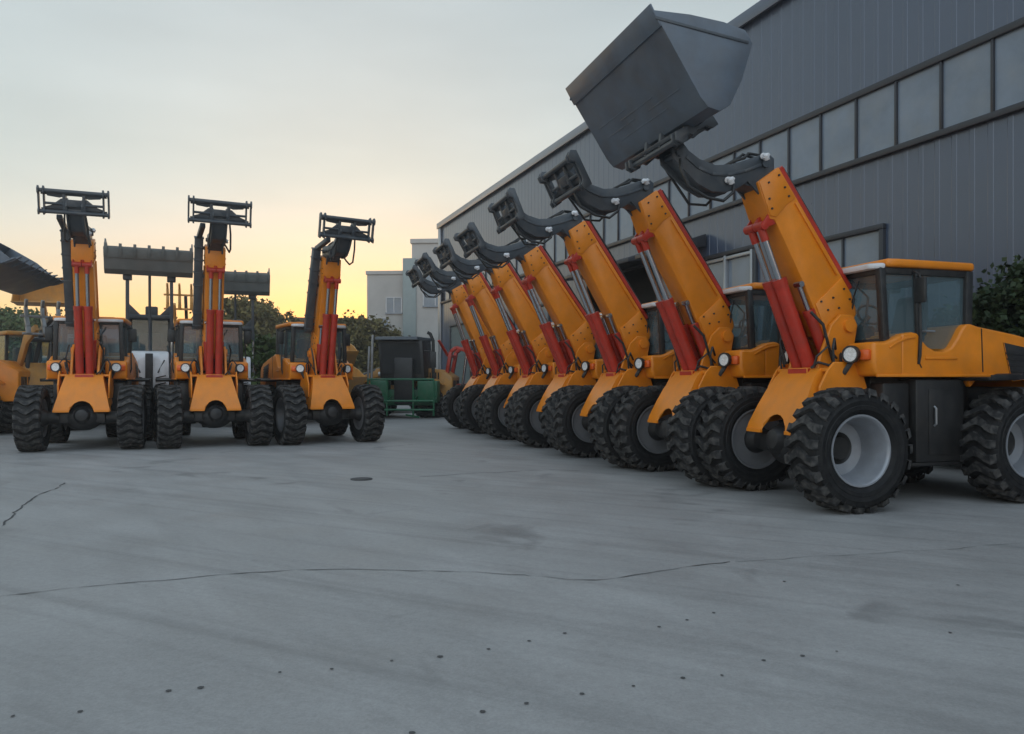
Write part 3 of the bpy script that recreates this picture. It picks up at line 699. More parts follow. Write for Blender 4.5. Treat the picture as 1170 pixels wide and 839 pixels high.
def make_backhoe(label, loc, rz, raised=True, group=None):
    t = thing('backhoe_loader', label, 'backhoe', loc, rz, group)
    for s, r in ((0, .48), (-1.7, .62)):
        for sd in (1, -1): wheel(t, s, sd*.68, r=r, rimm='rimdark', spin=random.uniform(0, .2), wid=.9)
    def hood(b):
        b.prism([(.42, .82), (.46, 1.30), (.40, 1.72), (.25, 1.84), (-.3, 1.88), (-.85, 1.88), (-.85, .82)], -.39, .39, .05)
        b.prism([(.43, 1.0), (.475, 1.28), (.42, 1.66), (.36, 1.72), (.36, 1.0)], .20, .34, .02); b.prism([(.43, 1.0), (.475, 1.28), (.42, 1.66), (.36, 1.72), (.36, 1.0)], -.34, -.20, .02)
    part('hood', 'bhh', hood, 'white', t)
    def gr(b):
        b.box(.40, .492, -.075, .075, .98, 1.80, .01)
        for sd in (1, -1):
            for k in range(4): b.bar((.472, sd*.13, 1.05+k*.075), (.472, sd*.33, 1.10+k*.075), .02, .022, .003)
            b.bar((.44, sd*.17, 1.38), (.41, sd*.30, 1.66), .03, .03, .005)
    part('grille', 'bhg', gr, 'black', t)
    def chs(b):
        b.box(-2.1, .40, -.30, .30, .45, .82, .02); b.box(-.12, .12, -.60, .60, .40, .54, .02); b.box(-1.9, -1.4, -.6, .6, .5, .75, .02)
        b.box(.40, .52, -.40, .40, .45, .78, .03); b.box(-2.2, -.85, -.55, .55, .8, 1.15, .03)
    part('chassis', 'bhc', chs, 'chassis', t)
    part('number_plate', 'bhp', lambda b: b.box(.522, .53, -.09, .09, .62, .70, .003), 'white', t)
    def cab(b):
        for s in (-.85, -1.85):
            for sd in (1, -1): b.bar((s, sd*.42, 1.1), (s, sd*.40, 2.62), .06, .06, .008)
        b.box(-1.6, -1.15, -.25, .25, 1.15, 2.35, .05); b.box(-1.92, -1.80, -.40, .40, 1.1, 2.62, .02); b.box(-1.1, -.9, -.36, .36, 1.5, 1.98, .03)
        for sd in (1, -1): b.box(-1.85, -.85, sd*.385, sd*.415, 1.1, 1.95, .01)
        b.bar((-.86, .42, 1.86), (-.86, -.42, 1.86), .06, .06); b.bar((-.86, 0, 1.86), (-.86, 0, 2.6), .035, .035)
    c = part('cab', 'bhcab', cab, 'black', t)
    def rf(b):
        b.prism([(-.62, .48), (-2.0, .48), (-2.0, -.48), (-.62, -.48)], 2.62, 2.72, .03, plane='xy')
        for sd in (1, -1): b.prism([(sd*.46, 2.70), (sd*.43, 2.96), (sd*.20, 2.72)], -1.0, -.7, .01, plane='yz')
        b.box(-.95, -.75, -.10, .16, 2.70, 2.92, .03)
    part('roof', 'bhr', rf, 'dark', c)
    part('windscreen', 'bhw', lambda b: b.strip([[(-.85, .41, 1.88), (-.85, .40, 2.62)], [(-.85, -.41, 1.88), (-.85, -.40, 2.62)]]), 'glass', c, smooth=0)
    for sd in (1, -1):
        part('headlight', ('bhl', sd), lambda b: b.box(-.70, -.62, sd*.46-.05, sd*.46+.05, 1.42, 1.62, .01), 'lens', t)
    t.scale = (1.06,)*3
    piv = Vector((-.55, 1.45)); ln = 2.17 if raised else 1.8
    a = R(80) if raised else R(-28)
    end = piv+Vector((math.cos(a), math.sin(a)))*ln
    for sd in (1, -1):
        part('lift_arm', ('bha', sd, raised), lambda b: b.bar((piv.x, sd*.46, piv.y), (end.x, sd*.44, end.y), .07, .16, .01, up=(0, 0, 1)), 'dark', t)
        part('lift_cylinder', ('bhlc', sd, raised), lambda b: b.cyl((-.3, sd*.46, 1.0), (*[piv.lerp(end, .5).x], sd*.46, piv.lerp(end, .5).y), .035, n=10), 'chrome', t)
        part('arm_bracket', ('bhab', sd, raised), lambda b: b.box(end.x-.1, end.x+.1, sd*.44-.09, sd*.44+.09, end.y-.16, end.y-.0, .02), 'dark', t)
    part('tilt_cylinder', ('bht', raised), lambda b: b.cyl((piv.x+.2, 0, piv.y+.3), (end.x+.03, 0, end.y), .03, n=10), 'dark', t)
    wl_bucket(end, R(50) if raised else R(10), .86, 'bucket_flare', 7, ('bhb', raised), t, floor=.62)
    # rear digging arm folded up
    part('digging_arm', 'bhda', lambda b: (b.prism([(-2.1, 1.0), (-2.5, 2.1), (-2.35, 2.75), (-2.15, 2.7), (-2.25, 2.1), (-1.9, 1.0)], -.10, .10, .02)), 'tan', t)
    return t

make_backhoe('white backhoe between two orange loaders, holding a dark toothed bucket high', (-8.45, 17.75, 0), angL+R(7))
make_backhoe('backhoe mostly hidden behind the middle left loader, its raised bucket showing beside the boom', (-7.85, 21.6, 0), angL+R(2))
make_backhoe('white backhoe with lowered arms standing left of the leftmost orange loader', (-12.9, 21.0, 0), angL-R(25), raised=False)
make_wheel_loader('orange wheel loader with its slotted engine cover just inside the left edge', (-15.0, 17.9, 0), ang, 'yellow', 'bucket', -25, R(5), scale=1.05, armlen=1.7)
make_wheel_loader('big wheel loader cut off by the left edge, dark toothed bucket raised', (-13.65, 15.7, 0), math.atan2(.30, .954), 'yellow', 'bucket', 31, R(12), hw=1.5, teeth=9, scale=1.22, armlen=2.5)
make_wheel_loader('yellow wheel loader with yellow bucket raised behind the leftmost boom', (-15.1, 25.5, 0), angL+R(3), 'tan', 'tan', 62, R(-5), hw=1.0, armlen=2.6)
make_wheel_loader('yellow wheel loader lifting a four-tined fork behind the white machine', (-11.1, 26.0, 0), angL+R(3), 'tan', 'tan', 62, R(-5), fork=True, armlen=2.5)
make_wheel_loader('yellow wheel loader with lowered bucket parked behind the right-hand boom', (-6.6, 31.0, 0), angL+R(35), 'tan', 'tan', -30, R(-5), armlen=1.7)
make_wheel_loader('small yellow loader with dark cab standing left of the green machine', (-5.0, 28.0, 0), R(172), 'tan', 'tan', -35, R(5), armlen=1.6)
make_wheel_loader('yellow loader standing under the trees between two raised booms', (-10.0, 32.0, 0), angL+R(10), 'tan', 'tan', -30, R(0), armlen=1.7)

make_wheel_loader('yellow wheel loader with half raised arms, standing left behind the leftmost boom', (-12.6, 23.6, 0), angL+R(8), 'tan', 'bucket', 20, R(20), armlen=1.8)
make_wheel_loader('orange wheel loader with cab showing between the white machine and the middle boom', (-10.6, 23.0, 0), angL-R(4), 'yellow', 'bucket', -28, R(8), armlen=1.7)
make_wheel_loader('orange wheel loader with raised arms standing between middle and right-hand left loaders', (-7.0, 26.6, 0), angL+R(10), 'yellow', 'tan', 8, R(30), armlen=1.7)
make_wheel_loader('orange wheel loader with raised bucket showing right of the leaning boom', (-6.6, 24.2, 0), angL+R(24), 'yellow', 'tan', -20, R(25), armlen=1.6)
make_wheel_loader('wheel loader with a grey lifting fork, between the left edge and the leftmost boom', (-12.0, 19.3, 0), angL+R(34), 'tan', 'steel', 40, R(20), armlen=1.5, fork=True)
# ------------------------------------------------------------------ green harvester-like machine and the red implement
def green_machine():
    t = thing('harvester', 'green machine with a dark screened cab and a green tube frame on its front', 'harvester', (-3.75, 26.3, 0), R(-4))
    for x in (-.95, .95):
        o = part('wheel', 'rim', rim_fn, 'rimdark', t, (x, .9, .55)); o.rotation_euler = (0, 0, R(90) if x > 0 else R(-90)); o.scale = (.92,)*3
        o.rotation_euler = (0, 0, 0 if x < 0 else 0); o.rotation_euler = (0, 0, R(90) if x < 0 else R(-90))
        part('tyre', 'tyre', tyre_fn, ['rubber', 'lug'], o, smooth=35)
    def low(b):
        b.box(-1.05, 1.05, .1, 1.6, .45, 1.0, .04); b.box(-1.15, -.55, -.1, .5, .5, 1.32, .04); b.box(.5, 1.2, -.1, .5, .55, 1.30, .04)
    part('body', 'gm1', low, 'green', t)
    def fr(b):
        for z in (.32, .62, 1.35):
            b.tube([(-1.1, -.55, z), (1.15, -.55, z)], .035, 8)
        for x in (-1.1, -.45, .45, 1.15):
            b.tube([(x, -.55, .12), (x, -.55, 1.38)], .032, 8); b.tube([(x, -.55, .62), (x, .1, .75)], .03, 8)
        for x in (-1.0, .2):
            b.bar((x, -.52, .15), (x+.5, -.75, .08), .05, .05)
    part('front_frame', 'gm2', fr, 'green', t)
    def cabb(b):
        b.hexa([(-.85, .15, 1.3), (.72, .15, 1.3), (.75, 1.5, 1.3), (-.85, 1.5, 1.3), (-.95, .2, 2.72), (.62, .2, 2.72), (.7, 1.5, 2.75), (-.95, 1.5, 2.72)], .05)
        b.box(-.3, .35, -.15, .16, .5, 2.1, .04)
    part('cab', 'gm3', cabb, 'chassis', t)
    part('roof', 'gm4', lambda b: b.hexa([(-1.02, .0, 2.72), (.5, .0, 2.72), (.75, 1.6, 2.74), (-1.02, 1.6, 2.72), (-1.0, .05, 2.84), (.45, .05, 2.84), (.72, 1.55, 2.86), (-1.0, 1.55, 2.84)], .03), 'dark', t)
    part('windscreen', 'gm5', lambda b: b.strip([[(-.75, .13, 1.55), (-.85, .17, 2.62)], [(.60, .13, 1.55), (.52, .17, 2.62)]]), 'inside', t, smooth=0)
    part('exhaust_pipe', 'gm6', lambda b: b.tube([(.95, .5, 1.3), (.95, .5, 2.7), (.85, .48, 2.95), (.75, .46, 3.0)], .06, 10), 'black', t)
    part('side_rail', 'gm7', lambda b: (b.tube([(-1.15, .1, 1.3), (-1.1, .1, 2.9)], .045, 8), b.tube([(-1.28, .1, 1.3), (-1.22, .1, 2.5)], .04, 8)), 'steel', t)
    part('mirror', 'gm8', lambda b: (b.tube([(.72, .1, 2.35), (1.0, -.05, 2.3)], .02, 6), b.box(.95, 1.15, -.08, -.04, 1.75, 2.3, .02)), 'black', t)
green_machine()
def red_machine():
    t = thing('front_loader_frame', 'red lifting frame with curved arms beside the green machine at the hall corner', 'farm implement', (-1.75, 27.3, 0), R(-8))
    for y in (0, .9):
        def arm(b, y=y):
            pts = [(-.75, y, .55), (-.6, y, 1.5), (-.45, y, 2.35), (-.25, y, 2.5), (.2, y, 2.35), (.6, y, 2.0), (.75, y, 1.2), (.7, y, .5)]
            for i in range(len(pts)-1): b.bar(pts[i], pts[i+1], .12, .2, .02, up=(0, 1, 0))
        part('arm', ('rma', y), arm, 'red', t)
    part('cross_bar', 'rm2', lambda b: (b.tube([(-.5, -.05, 2.2), (-.5, .95, 2.2)], .06, 10), b.tube([(.65, -.05, 1.8), (.65, .95, 1.8)], .06, 10)), 'red', t)
    part('ram', 'rm3', lambda b: (b.cyl((-.1, .1, .7), (.1, .1, 2.2), .05, n=10), b.cyl((.3, .1, .5), (.25, .1, 1.9), .04, n=10)), 'chrome', t)
    part('mast', 'rm4', lambda b: b.box(-.3, .5, .2, .8, .3, 1.2, .05), 'red', t)
    part('spike', 'rm6', lambda b: b.bar((-.6, .2, 2.2), (-.85, -.2, 2.75), .1, .05), 'red', t)
    part('base', 'rm5', lambda b: b.box(-.9, .9, -.1, 1.0, .0, .35, .03), 'chassis', t)
red_machine()

# ------------------------------------------------------------------ hall
C0, SL = 11.7, -.40
Ld = Vector((SL, 1, 0)).normalized(); Nd = Vector((-Ld.y, Ld.x, 0))     # Nd points to the yard
t_of = lambda Y: Y/Ld.y
# local frame of the hall: x along the facade (away from the camera), y = outward to the yard
hall = thing('industrial_hall', 'long grey metal-clad hall with a high band of windows', 'building', (C0, 0, 0), math.atan2(Ld.y, Ld.x))
X0, X1, HH = -14., t_of(38.2), 9.07
# outward normal in local coords is +y (left of the direction of travel)
WZ0, WZ1 = 5.25, 6.35
openings = [  # x0,x1,z0,z1,kind
    (t_of(13.05)-.0, t_of(13.05)+0, 0, 0, 'skip')]
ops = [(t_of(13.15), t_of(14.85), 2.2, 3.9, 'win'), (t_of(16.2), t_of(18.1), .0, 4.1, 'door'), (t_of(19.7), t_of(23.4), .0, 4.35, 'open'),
       (t_of(26.), t_of(29.), 2.2, 3.9, 'win'), (t_of(33.6), t_of(36.6), 0, 3.9, 'shutter')]
def ribs(b, x0, x1, z0, z1):
    # trapezoidal profile sheet
    p = .30; xs = []
    k0 = math.floor(x0/p); k1 = math.ceil(x1/p)
    for k in range(k0, k1+1):
        for dx, dy in ((0, 0), (.20, 0), (.212, .006), (.288, .006)):
            x = k*p+dx
            if x0 < x < x1: xs.append((x, dy))
    xs = [(x0, 0)]+xs+[(x1, 0)]
    b.strip([[(x, dy, z0), (x, dy, z1)] for x, dy in xs])
def up_wall(b): ribs(b, X0, X1, WZ1+.06, HH)
def low_wall(b):
    cuts = sorted(ops); x = X0
    for o in cuts:
        ribs(b, x, o[0], 0, WZ0-.06)
        ribs(b, o[0], o[1], o[3], WZ0-.06)
        if o[2] > 0: ribs(b, o[0], o[1], 0, o[2])
        x = o[1]
    ribs(b, x, X1, 0, WZ0-.06)
w = part('wall', 'hw1', up_wall, 'cladding', hall, smooth=0)
part('wall', 'hw2', low_wall, 'cladding', hall, smooth=0)
part('end_wall', 'hw3', lambda b: (b.box(X1, X1+.1, -22, 0.02, 0, HH, 0), b.box(X0-.1, X0, -22, 0.02, 0, HH, 0), b.box(X0, X1, -22.1, -22, 0, HH, 0)), 'cladding', hall, smooth=0)
part('roof', 'hr', lambda b: b.prism([(-22.3, HH), (.05, HH), (.05, HH+.05), (-11, HH+1.2), (-22.3, HH+.05)], X0-.2, X1+.12, plane='yz') if False else b.prism([(.09, HH-.05), (.09, HH+.12), (-.06, HH+.16), (-11, HH+.7), (-22.3, HH+.12), (-22.3, HH-.05)], X0-.15, X1+.15, plane='yz'), 'cladding', hall, smooth=0)
part('roof_edge', 'hre', lambda b: b.box(X0-.15, X1+.18, .10, .16, HH-.12, HH+.15, .01), 'cladding', hall)
part('corner_post', 'hcp', lambda b: b.box(X1-.25, X1+.12, .03, .10, 0, HH-.05, .01), 'alu', hall)
def band_frame(b):
    b.box(X0, X1-.3, -.03, .07, WZ1, WZ1+.11, .008); b.box(X0, X1-.3, -.03, .10, WZ0-.10, WZ0, .008)
wp = .855; off = t_of(12.12)
xs = [off+(k)*wp for k in range(-16, 34)]
xs = [x for x in xs if X0+.2 < x < X1-.4]
bf = part('window_band_frame', 'hbf', band_frame, 'trim', hall)
for x in xs: part('mullion', 'hbm', lambda b: b.box(-.022, .022, -.02, .05, WZ0, WZ1, .006), 'trim', bf, (x, 0, 0))
for i in range(len(xs)-1):
    def pn(b, i=i): b.box(xs[i]+.02, xs[i+1]-.02, -.015, .005, WZ0-.005, WZ1+.005)
    if xs[i+1] > t_of(8): part('window', ('hpn', i), pn, 'pane', hall, smooth=0)
part('curtain', 'hcur', lambda b: b.box(xs[16]+.25, xs[16]+.62, -.10, -.06, WZ0, WZ1), 'white', hall)
part('dark_backing', 'hin', lambda b: b.box(X0, X1-.2, -.9, -.8, .02, HH-.1), 'inside', hall, smooth=0)  # near-black sheet behind the openings, the unlit interior set as its colour
for j, (a, c, z0, z1, kd) in enumerate(ops):
    def fr(b, a=a, c=c, z0=z0, z1=z1):
        b.box(a-.02, a+.07, -.05, .07, z0, z1, .006); b.box(c-.07, c+.02, -.05, .07, z0, z1, .006); b.box(a-.03, c+.03, -.05, .08, z1, z1+.09, .006)
    part('opening_frame', ('hof', j), fr, 'trim', hall)
    if kd == 'win':
        f = part('window', ('how', j), lambda b: b.box(a+.07, c-.07, -.02, .0, z0, z1), 'pane', hall, smooth=0)
        n = max(2, int((c-a)/.95))
        part('window_bar', ('hob', j), lambda b: ([b.box(a+(c-a)*k/n-.02, a+(c-a)*k/n+.02, -.015, .04, z0, z1, .004) for k in range(1, n)], b.box(a-.03, c+.03, -.03, .1, z0-.06, z0, .006)), 'trim', f)
    if kd == 'shutter':
        part('roller_shutter', ('hos', j), lambda b: [b.box(a+.07, c-.07, -.04, -.005+.012*(k % 2), k*.13, k*.13+.13) for k in range(int(z1/.13))], 'shutter', hall, smooth=0)
    if kd == 'door':
        d = part('door', ('hod', j), lambda b: b.box(a+.07, c-.07, -.06, -.02, z0+.02, z1), 'pane', hall, smooth=0)
        part('door_frame', ('hodf', j), lambda b: ([b.box(x-.035, x+.035, -.02, .075, z0, z1, .005) for x in (a+.12, (a+c)/2, c-.12)], [b.box(a+.1, c-.1, -.02, .06, z-.035, z+.035, .005) for z in (z1-.06, 2.5, 1.1)]), 'alu', d)
for a, c in ((t_of(17.8), t_of(19.3)), (t_of(19.6), t_of(23.5))):
    part('canopy', ('hcan', a), lambda b: b.prism([(.05, 4.42), (1.0, 4.30), (1.0, 4.40), (.05, 4.72)], a, c, .01, plane='yz'), 'trim', hall)

# ------------------------------------------------------------------ far buildings
fb = thing('office_building', 'pale rendered building with a stepped roofline beyond the hall corner', 'building', (-9.9, 52, 0), R(-4))
part('wall', 'fb1', lambda b: (b.box(0, 3.2, 0, 9, 0, 8.6), b.box(3.2, 14, -.5, 9, 0, 10.6), b.box(-.08, 3.3, -.08, 9.1, 8.6, 8.85, .02), b.box(3.1, 14.1, -.6, 9.1, 10.6, 10.9, .02)), 'render', fb, smooth=0)
part('pilaster', 'fb2', lambda b: b.box(2.6, 3.5, -.62, -.3, 0, 9.6, .02), 'teal', fb)
for k, (x0, x1, z0, z1) in enumerate([(.6, 1.5, 4.1, 5.6), (1.35, 2.4, 6.0, 7.0), (4.0, 5.6, 6.4, 8.6)]):
    yy = 0 if x0 < 3 else -.5
    f = part('window', ('fbw', k), lambda b: (b.box(x0, x1, yy-.04, yy-.02, z0, z1), b.box(x0-.06, x1+.06, yy-.1, yy, z0-.1, z0)), 'pane', fb, smooth=0)
    part('window_frame', ('fbwf', k), lambda b: (b.box(x0-.05, x0+.03, yy-.07, yy, z0, z1), b.box(x1-.03, x1+.05, yy-.07, yy, z0, z1), b.box((x0+x1)/2-.03, (x0+x1)/2+.03, yy-.07, yy, z0, z1), b.box(x0, x1, yy-.07, yy, z1, z1+.06)), 'alu', f)
sh = thing('brick_shed', 'low brown brick shed with flat roof behind the right-hand raised boom', 'building', (-15.6, 54, 0), R(10))
part('wall', 'sh1', lambda b: b.box(0, 5.5, 0, 5, 0, 5.6), 'brick', sh, smooth=0)
part('roof', 'sh2', lambda b: b.box(-.2, 5.7, -.2, 5.2, 5.6, 5.85, .03), 'roofing', sh)
part('door', 'sh3', lambda b: b.box(2.0, 4.0, -.05, -.02, 0, 3.2), 'shutter', sh)

# ------------------------------------------------------------------ trees
def leaf(b, p, size, rnd):
    d = Vector((rnd.gauss(0, 1), rnd.gauss(0, 1), rnd.gauss(0, .8))).normalized()
    e = d.cross(Vector((rnd.gauss(0, 1), rnd.gauss(0, 1), rnd.gauss(0, 1)))).normalized()
    w = size*rnd.uniform(.3, .55)
    b.bm.faces.new([b.bm.verts.new(p-d*size*.5), b.bm.verts.new(p+e*w), b.bm.verts.new(p+d*size*.6), b.bm.verts.new(p-e*w)])
def crown_fn(seed, h, rx, z0, nclump, per, size, gap=.0):
    def fn(b):
        rnd = random.Random(seed)
        for k in range(nclump):
            a = rnd.uniform(0, 6.283); el = rnd.uniform(-.9, 1); rr = rnd.uniform(.25, 1)**.6
            zc = z0+(h-z0)*.5 + el*(h-z0)*.47
            kk = math.sqrt(max(.05, 1-el*el*.85))
            c = Vector((math.cos(a)*rx*rr*kk, math.sin(a)*rx*rr*kk, zc))
            cr = rnd.uniform(.12, .30)*rx
            for i in range(per):
                q = Vector((rnd.gauss(0, 1), rnd.gauss(0, 1), rnd.gauss(0, .75)))*cr*.55
                leaf(b, c+q, size*rnd.uniform(.6, 1.3), rnd)
    return fn
def trunk_fn(seed, h, rx, r):
    def fn(b):
        rnd = random.Random(seed+99)
        b.tube([(0, 0, -.1), (rnd.uniform(-.1, .1), rnd.uniform(-.1, .1), h*.4), (rnd.uniform(-.3, .3), rnd.uniform(-.2, .2), h*.8)], [r, r*.75, r*.3], 9)
        for k in range(8):
            a = rnd.uniform(0, 6.283); z = h*rnd.uniform(.3, .6)
            e = Vector((math.cos(a)*rx*.75, math.sin(a)*rx*.75, z+h*rnd.uniform(.12, .35)))
            b.tube([(0, 0, z), tuple(Vector((0, 0, z)).lerp(e, .5)+Vector((0, 0, .1*h*.3))), tuple(e)], [r*.4, r*.25, r*.08], 6)
    return fn
KIND = {
    'round': (6.3, 2.9, 1.2, 130, 70, .25, 'leaf_mid', 'bushy green tree'),
    'loose': (7.6, 2.3, 2.0, 60, 40, .26, 'leaf_olive', 'thin loose tree with gaps in its crown'),
    'olive': (5.6, 2.6, .8, 150, 65, .23, 'leaf_olive', 'low olive-coloured bushy tree'),
    'shrub': (2.7, 1.35, .15, 90, 55, .17, 'leaf_mid', 'leafy green shrub'),
}
TREES = {}
def tree(kind, X, Y, sc_, rz, label, group):
    h, rx, z0, nc, per, sz, lm, _ = KIND[kind]
    t = thing('shrub' if kind == 'shrub' else 'tree', label, 'shrub' if kind == 'shrub' else 'tree', (X, Y, 0), rz, group)
    t.scale = (sc_, sc_, sc_)
    sd = sum(map(ord, kind))
    part('trunk', ('tr', kind), trunk_fn(sd, h, rx, .06 if kind == 'shrub' else .17), 'bark', t)
    part('crown', ('cr', kind), crown_fn(sd, h, rx, z0, nc, per, sz), lm, t, smooth=0)
    return t
rnd = random.Random(11)
def at(px, Y): return (px-585)/870*Y
gT = 'trees along the far edge of the yard'
tl = [  # px, Y, kind, scale
    (-60, 40, 'round', .95), (12, 44, 'round', 1.0), (48, 42, 'round', .92), (96, 48, 'round', .95), (140, 50, 'round', .85), (190, 52, 'round', .85), (232, 50, 'round', .86),
    (268, 44, 'olive', 1.1), (291, 42, 'loose', .80), (318, 46, 'loose', .78), (300, 54, 'olive', 1.1), (350, 60, 'round', .9), (386, 50, 'olive', .92), (412, 47, 'olive', .95), (436, 48, 'olive', .82), (462, 50, 'round', .55),
    (-10, 60, 'round', 1.2), (75, 66, 'round', 1.1), (165, 68, 'round', 1.15), (255, 70, 'round', 1.05), (335, 72, 'round', 1.0), (410, 74, 'round', 1.1)]
names = {'round': 'bushy green tree with rounded crown', 'olive': 'olive-coloured bushy tree with low crown', 'loose': 'thin airy tree with sky showing through its crown'}
spots = ['half cut off at the left edge', 'behind the big dark bucket', 'left of the leftmost boom, above the white machine', 'behind the yellow raised bucket', 'behind the white backhoe', 'behind the four-tined fork',
         'behind the middle left boom', 'right of the middle left boom', 'under the second dark bucket', 'left of the brick shed', 'in front of the brick shed', 'behind the right-hand left loader', 'right of the leaning boom', 'below the corner of the pale building', 'before the wall of the pale building', 'behind the green machine',
         'farther back at the far left', 'farther back behind the leftmost boom', 'farther back behind the white backhoe', 'farther back right of the middle boom', 'farther back behind the brick shed', 'farther back behind the leaning boom']
for (px, Y, kd, s_), sp in zip(tl, spots):
    tree(kd, at(px, Y), Y, s_*(.84 if kd == 'round' else .96), rnd.uniform(0, 6), names[kd]+' '+sp, gT)
tree('shrub', at(303, 23), 23, .95, 1., 'green shrub standing between the middle and right-hand left loaders', 'green shrubs')
tree('shrub', at(322, 25), 25, .9, 2.5, 'green shrub close behind the right-hand left loader', 'green shrubs')
# creeper-like dense shrubs against the hall on the right
for Y, s_, lb in ((10.2, .98, 'dark leafy bush against the hall wall, cut by the right edge'), (11.2, .80, 'dark leafy bush behind the rear of the nearest loader')):
    x = C0+SL*Y
    t = thing('bush', lb, 'bush', (x-.55, Y, 0), Y, 'bushes by the hall wall'); t.scale = (s_,)*3
    part('stem', 'bst', trunk_fn(5, 2.6, .9, .05), 'bark', t)
    part('foliage', 'bfo', crown_fn(21, 2.9, 1.0, .1, 190, 75, .085), 'leaf_dark', t, smooth=0)

# ------------------------------------------------------------------ ground
def ground_mat():
    m = bpy.data.materials.new('yard_concrete'); m.use_nodes = True
    nt = m.node_tree; n = nt.nodes; l = nt.links; p = n['Principled BSDF']
    tc = n.new('ShaderNodeTexCoord')
    def noise(sc_, det, rough=.6, dist=0., vec=None):
        z = n.new('ShaderNodeTexNoise'); z.inputs['Scale'].default_value = sc_; z.inputs['Detail'].default_value = det
        z.inputs['Roughness'].default_value = rough; z.inputs['Distortion'].default_value = dist
        l.new(vec or tc.outputs['Object'], z.inputs['Vector']); return z
    mp = n.new('ShaderNodeMapping'); mp.vector_type = 'TEXTURE'; mp.inputs['Rotation'].default_value = (0, 0, R(128)); mp.inputs['Scale'].default_value = (3.2, .55, 1)
    l.new(tc.outputs['Object'], mp.inputs['Vector'])
    a = noise(.28, 5, .6, .4); b_ = noise(1.3, 6, .65, .3); c = noise(22, 6, .7); d = noise(1.0, 5, .6, .8, mp.outputs[0])
    def mr(src, lo, hi, i0=.3, i1=.7):
        x = n.new('ShaderNodeMapRange'); x.inputs[1].default_value = i0; x.inputs[2].default_value = i1; x.inputs[3].default_value = lo; x.inputs[4].default_value = hi
        l.new(src, x.inputs[0]); return x.outputs[0]
    def mul(x, y):
        k = n.new('ShaderNodeMath'); k.operation = 'MULTIPLY'; l.new(x, k.inputs[0]); l.new(y, k.inputs[1]); return k.outputs[0]
    f = mul(mul(mr(a.outputs['Fac'], .89, 1.08), mr(b_.outputs['Fac'], .90, 1.08)), mul(mr(c.outputs['Fac'], .90, 1.09), mr(d.outputs['Fac'], .90, 1.09)))
    g2 = noise(75, 4, .8)
    f = mul(f, mr(g2.outputs['Fac'], .86, 1.12))
    mp2 = n.new('ShaderNodeMapping'); mp2.vector_type = 'TEXTURE'; mp2.inputs['Rotation'].default_value = (0, 0, R(152)); mp2.inputs['Scale'].default_value = (9, .22, 1)
    l.new(tc.outputs['Object'], mp2.inputs['Vector'])
    trk = noise(1.0, 4, .6, .5, mp2.outputs[0])
    f = mul(f, mr(trk.outputs['Fac'], .86, 1.04, .30, .52))
    # oil and tyre stains
    e = noise(.9, 3, .5, 1.2)
    st = mr(e.outputs['Fac'], .72, 1., .27, .36)
    f = mul(f, st)
    mx = n.new('ShaderNodeMix'); mx.data_type = 'RGBA'; mx.blend_type = 'MULTIPLY'; mx.inputs[0].default_value = 1
    mx.inputs[6].default_value = (.312, .308, .300, 1); l.new(f, mx.inputs[7]); l.new(mx.outputs[2], p.inputs['Base Color'])
    l.new(mr(b_.outputs['Fac'], .5, .72), p.inputs['Roughness'])
    bp = n.new('ShaderNodeBump'); bp.inputs['Strength'].default_value = .18; bp.inputs['Distance'].default_value = .01
    l.new(c.outputs['Fac'], bp.inputs['Height']); l.new(bp.outputs[0], p.inputs['Normal'])
    p.inputs['Specular IOR Level'].default_value = .35
    return m
M['ground'] = ground_mat()
M['crack'] = mat('crack_dark', (.07, .07, .07), .95, var=.2)
M['hole'] = mat('hole_dark', (.075, .075, .075), .95, var=.2)
def gp(px, py):
    Y = 1.25*870/(py-437); return ((px-585)/870*Y, Y)
b = MB()
b.strip([[(-400, -60, 0), (-400, 600, 0)], [(400, -60, 0), (400, 600, 0)]])
def crack(pix, w, seed):
    rn = random.Random(seed)
    pts = [Vector((*gp(*p), 0)) for p in pix]; dense = []
    for i in range(len(pts)-1):
        k = max(4, int((pts[i+1]-pts[i]).length/.09))
        for j in range(k): dense.append(pts[i].lerp(pts[i+1], j/k))
    dense.append(pts[-1])
    L_, R_ = [], []; jx = jy = 0
    for i, p in enumerate(dense):
        jx = jx*.8+rn.gauss(0, .012); jy = jy*.8+rn.gauss(0, .012)
        d = (dense[min(i+1, len(dense)-1)]-dense[max(i-1, 0)]).normalized(); nn = Vector((-d.y, d.x, 0))
        ww = w*rn.uniform(.35, 1.25)*(1 if rn.random() > .12 else .15); q = p+Vector((jx, jy, .004))
        L_.append(q+nn*ww); R_.append(q-nn*ww)
    b.strip([[a_, c_] for a_, c_ in zip(L_, R_)], mi=1)
crack([(-40, 688), (0, 683), (80, 674), (160, 664), (240, 658), (300, 654), (380, 650), (470, 652), (560, 656), (640, 662), (690, 664), (740, 655), (840, 643)], .0055, 1)
crack([(0, 601), (20, 586), (45, 566), (72, 552)], .010, 2)
crack([(470, 546), (540, 541), (620, 537), (660, 538)], .009, 3)
crack([(840, 643), (930, 636), (1020, 632), (1170, 622)], .0025, 4)
dots = [(22, 818), (104, 806), (180, 796), (250, 786), (318, 777), (382, 768), (442, 758), (500, 750), (552, 741), (603, 733), (652, 727), (470, 832), (543, 818), (610, 805), (668, 795), (723, 787), (778, 777), (827, 769), (877, 760), (918, 752), (963, 745), (744, 715), (785, 709), (1084, 725), (895, 665), (1100, 668), (825, 702)]
rn = random.Random(3)
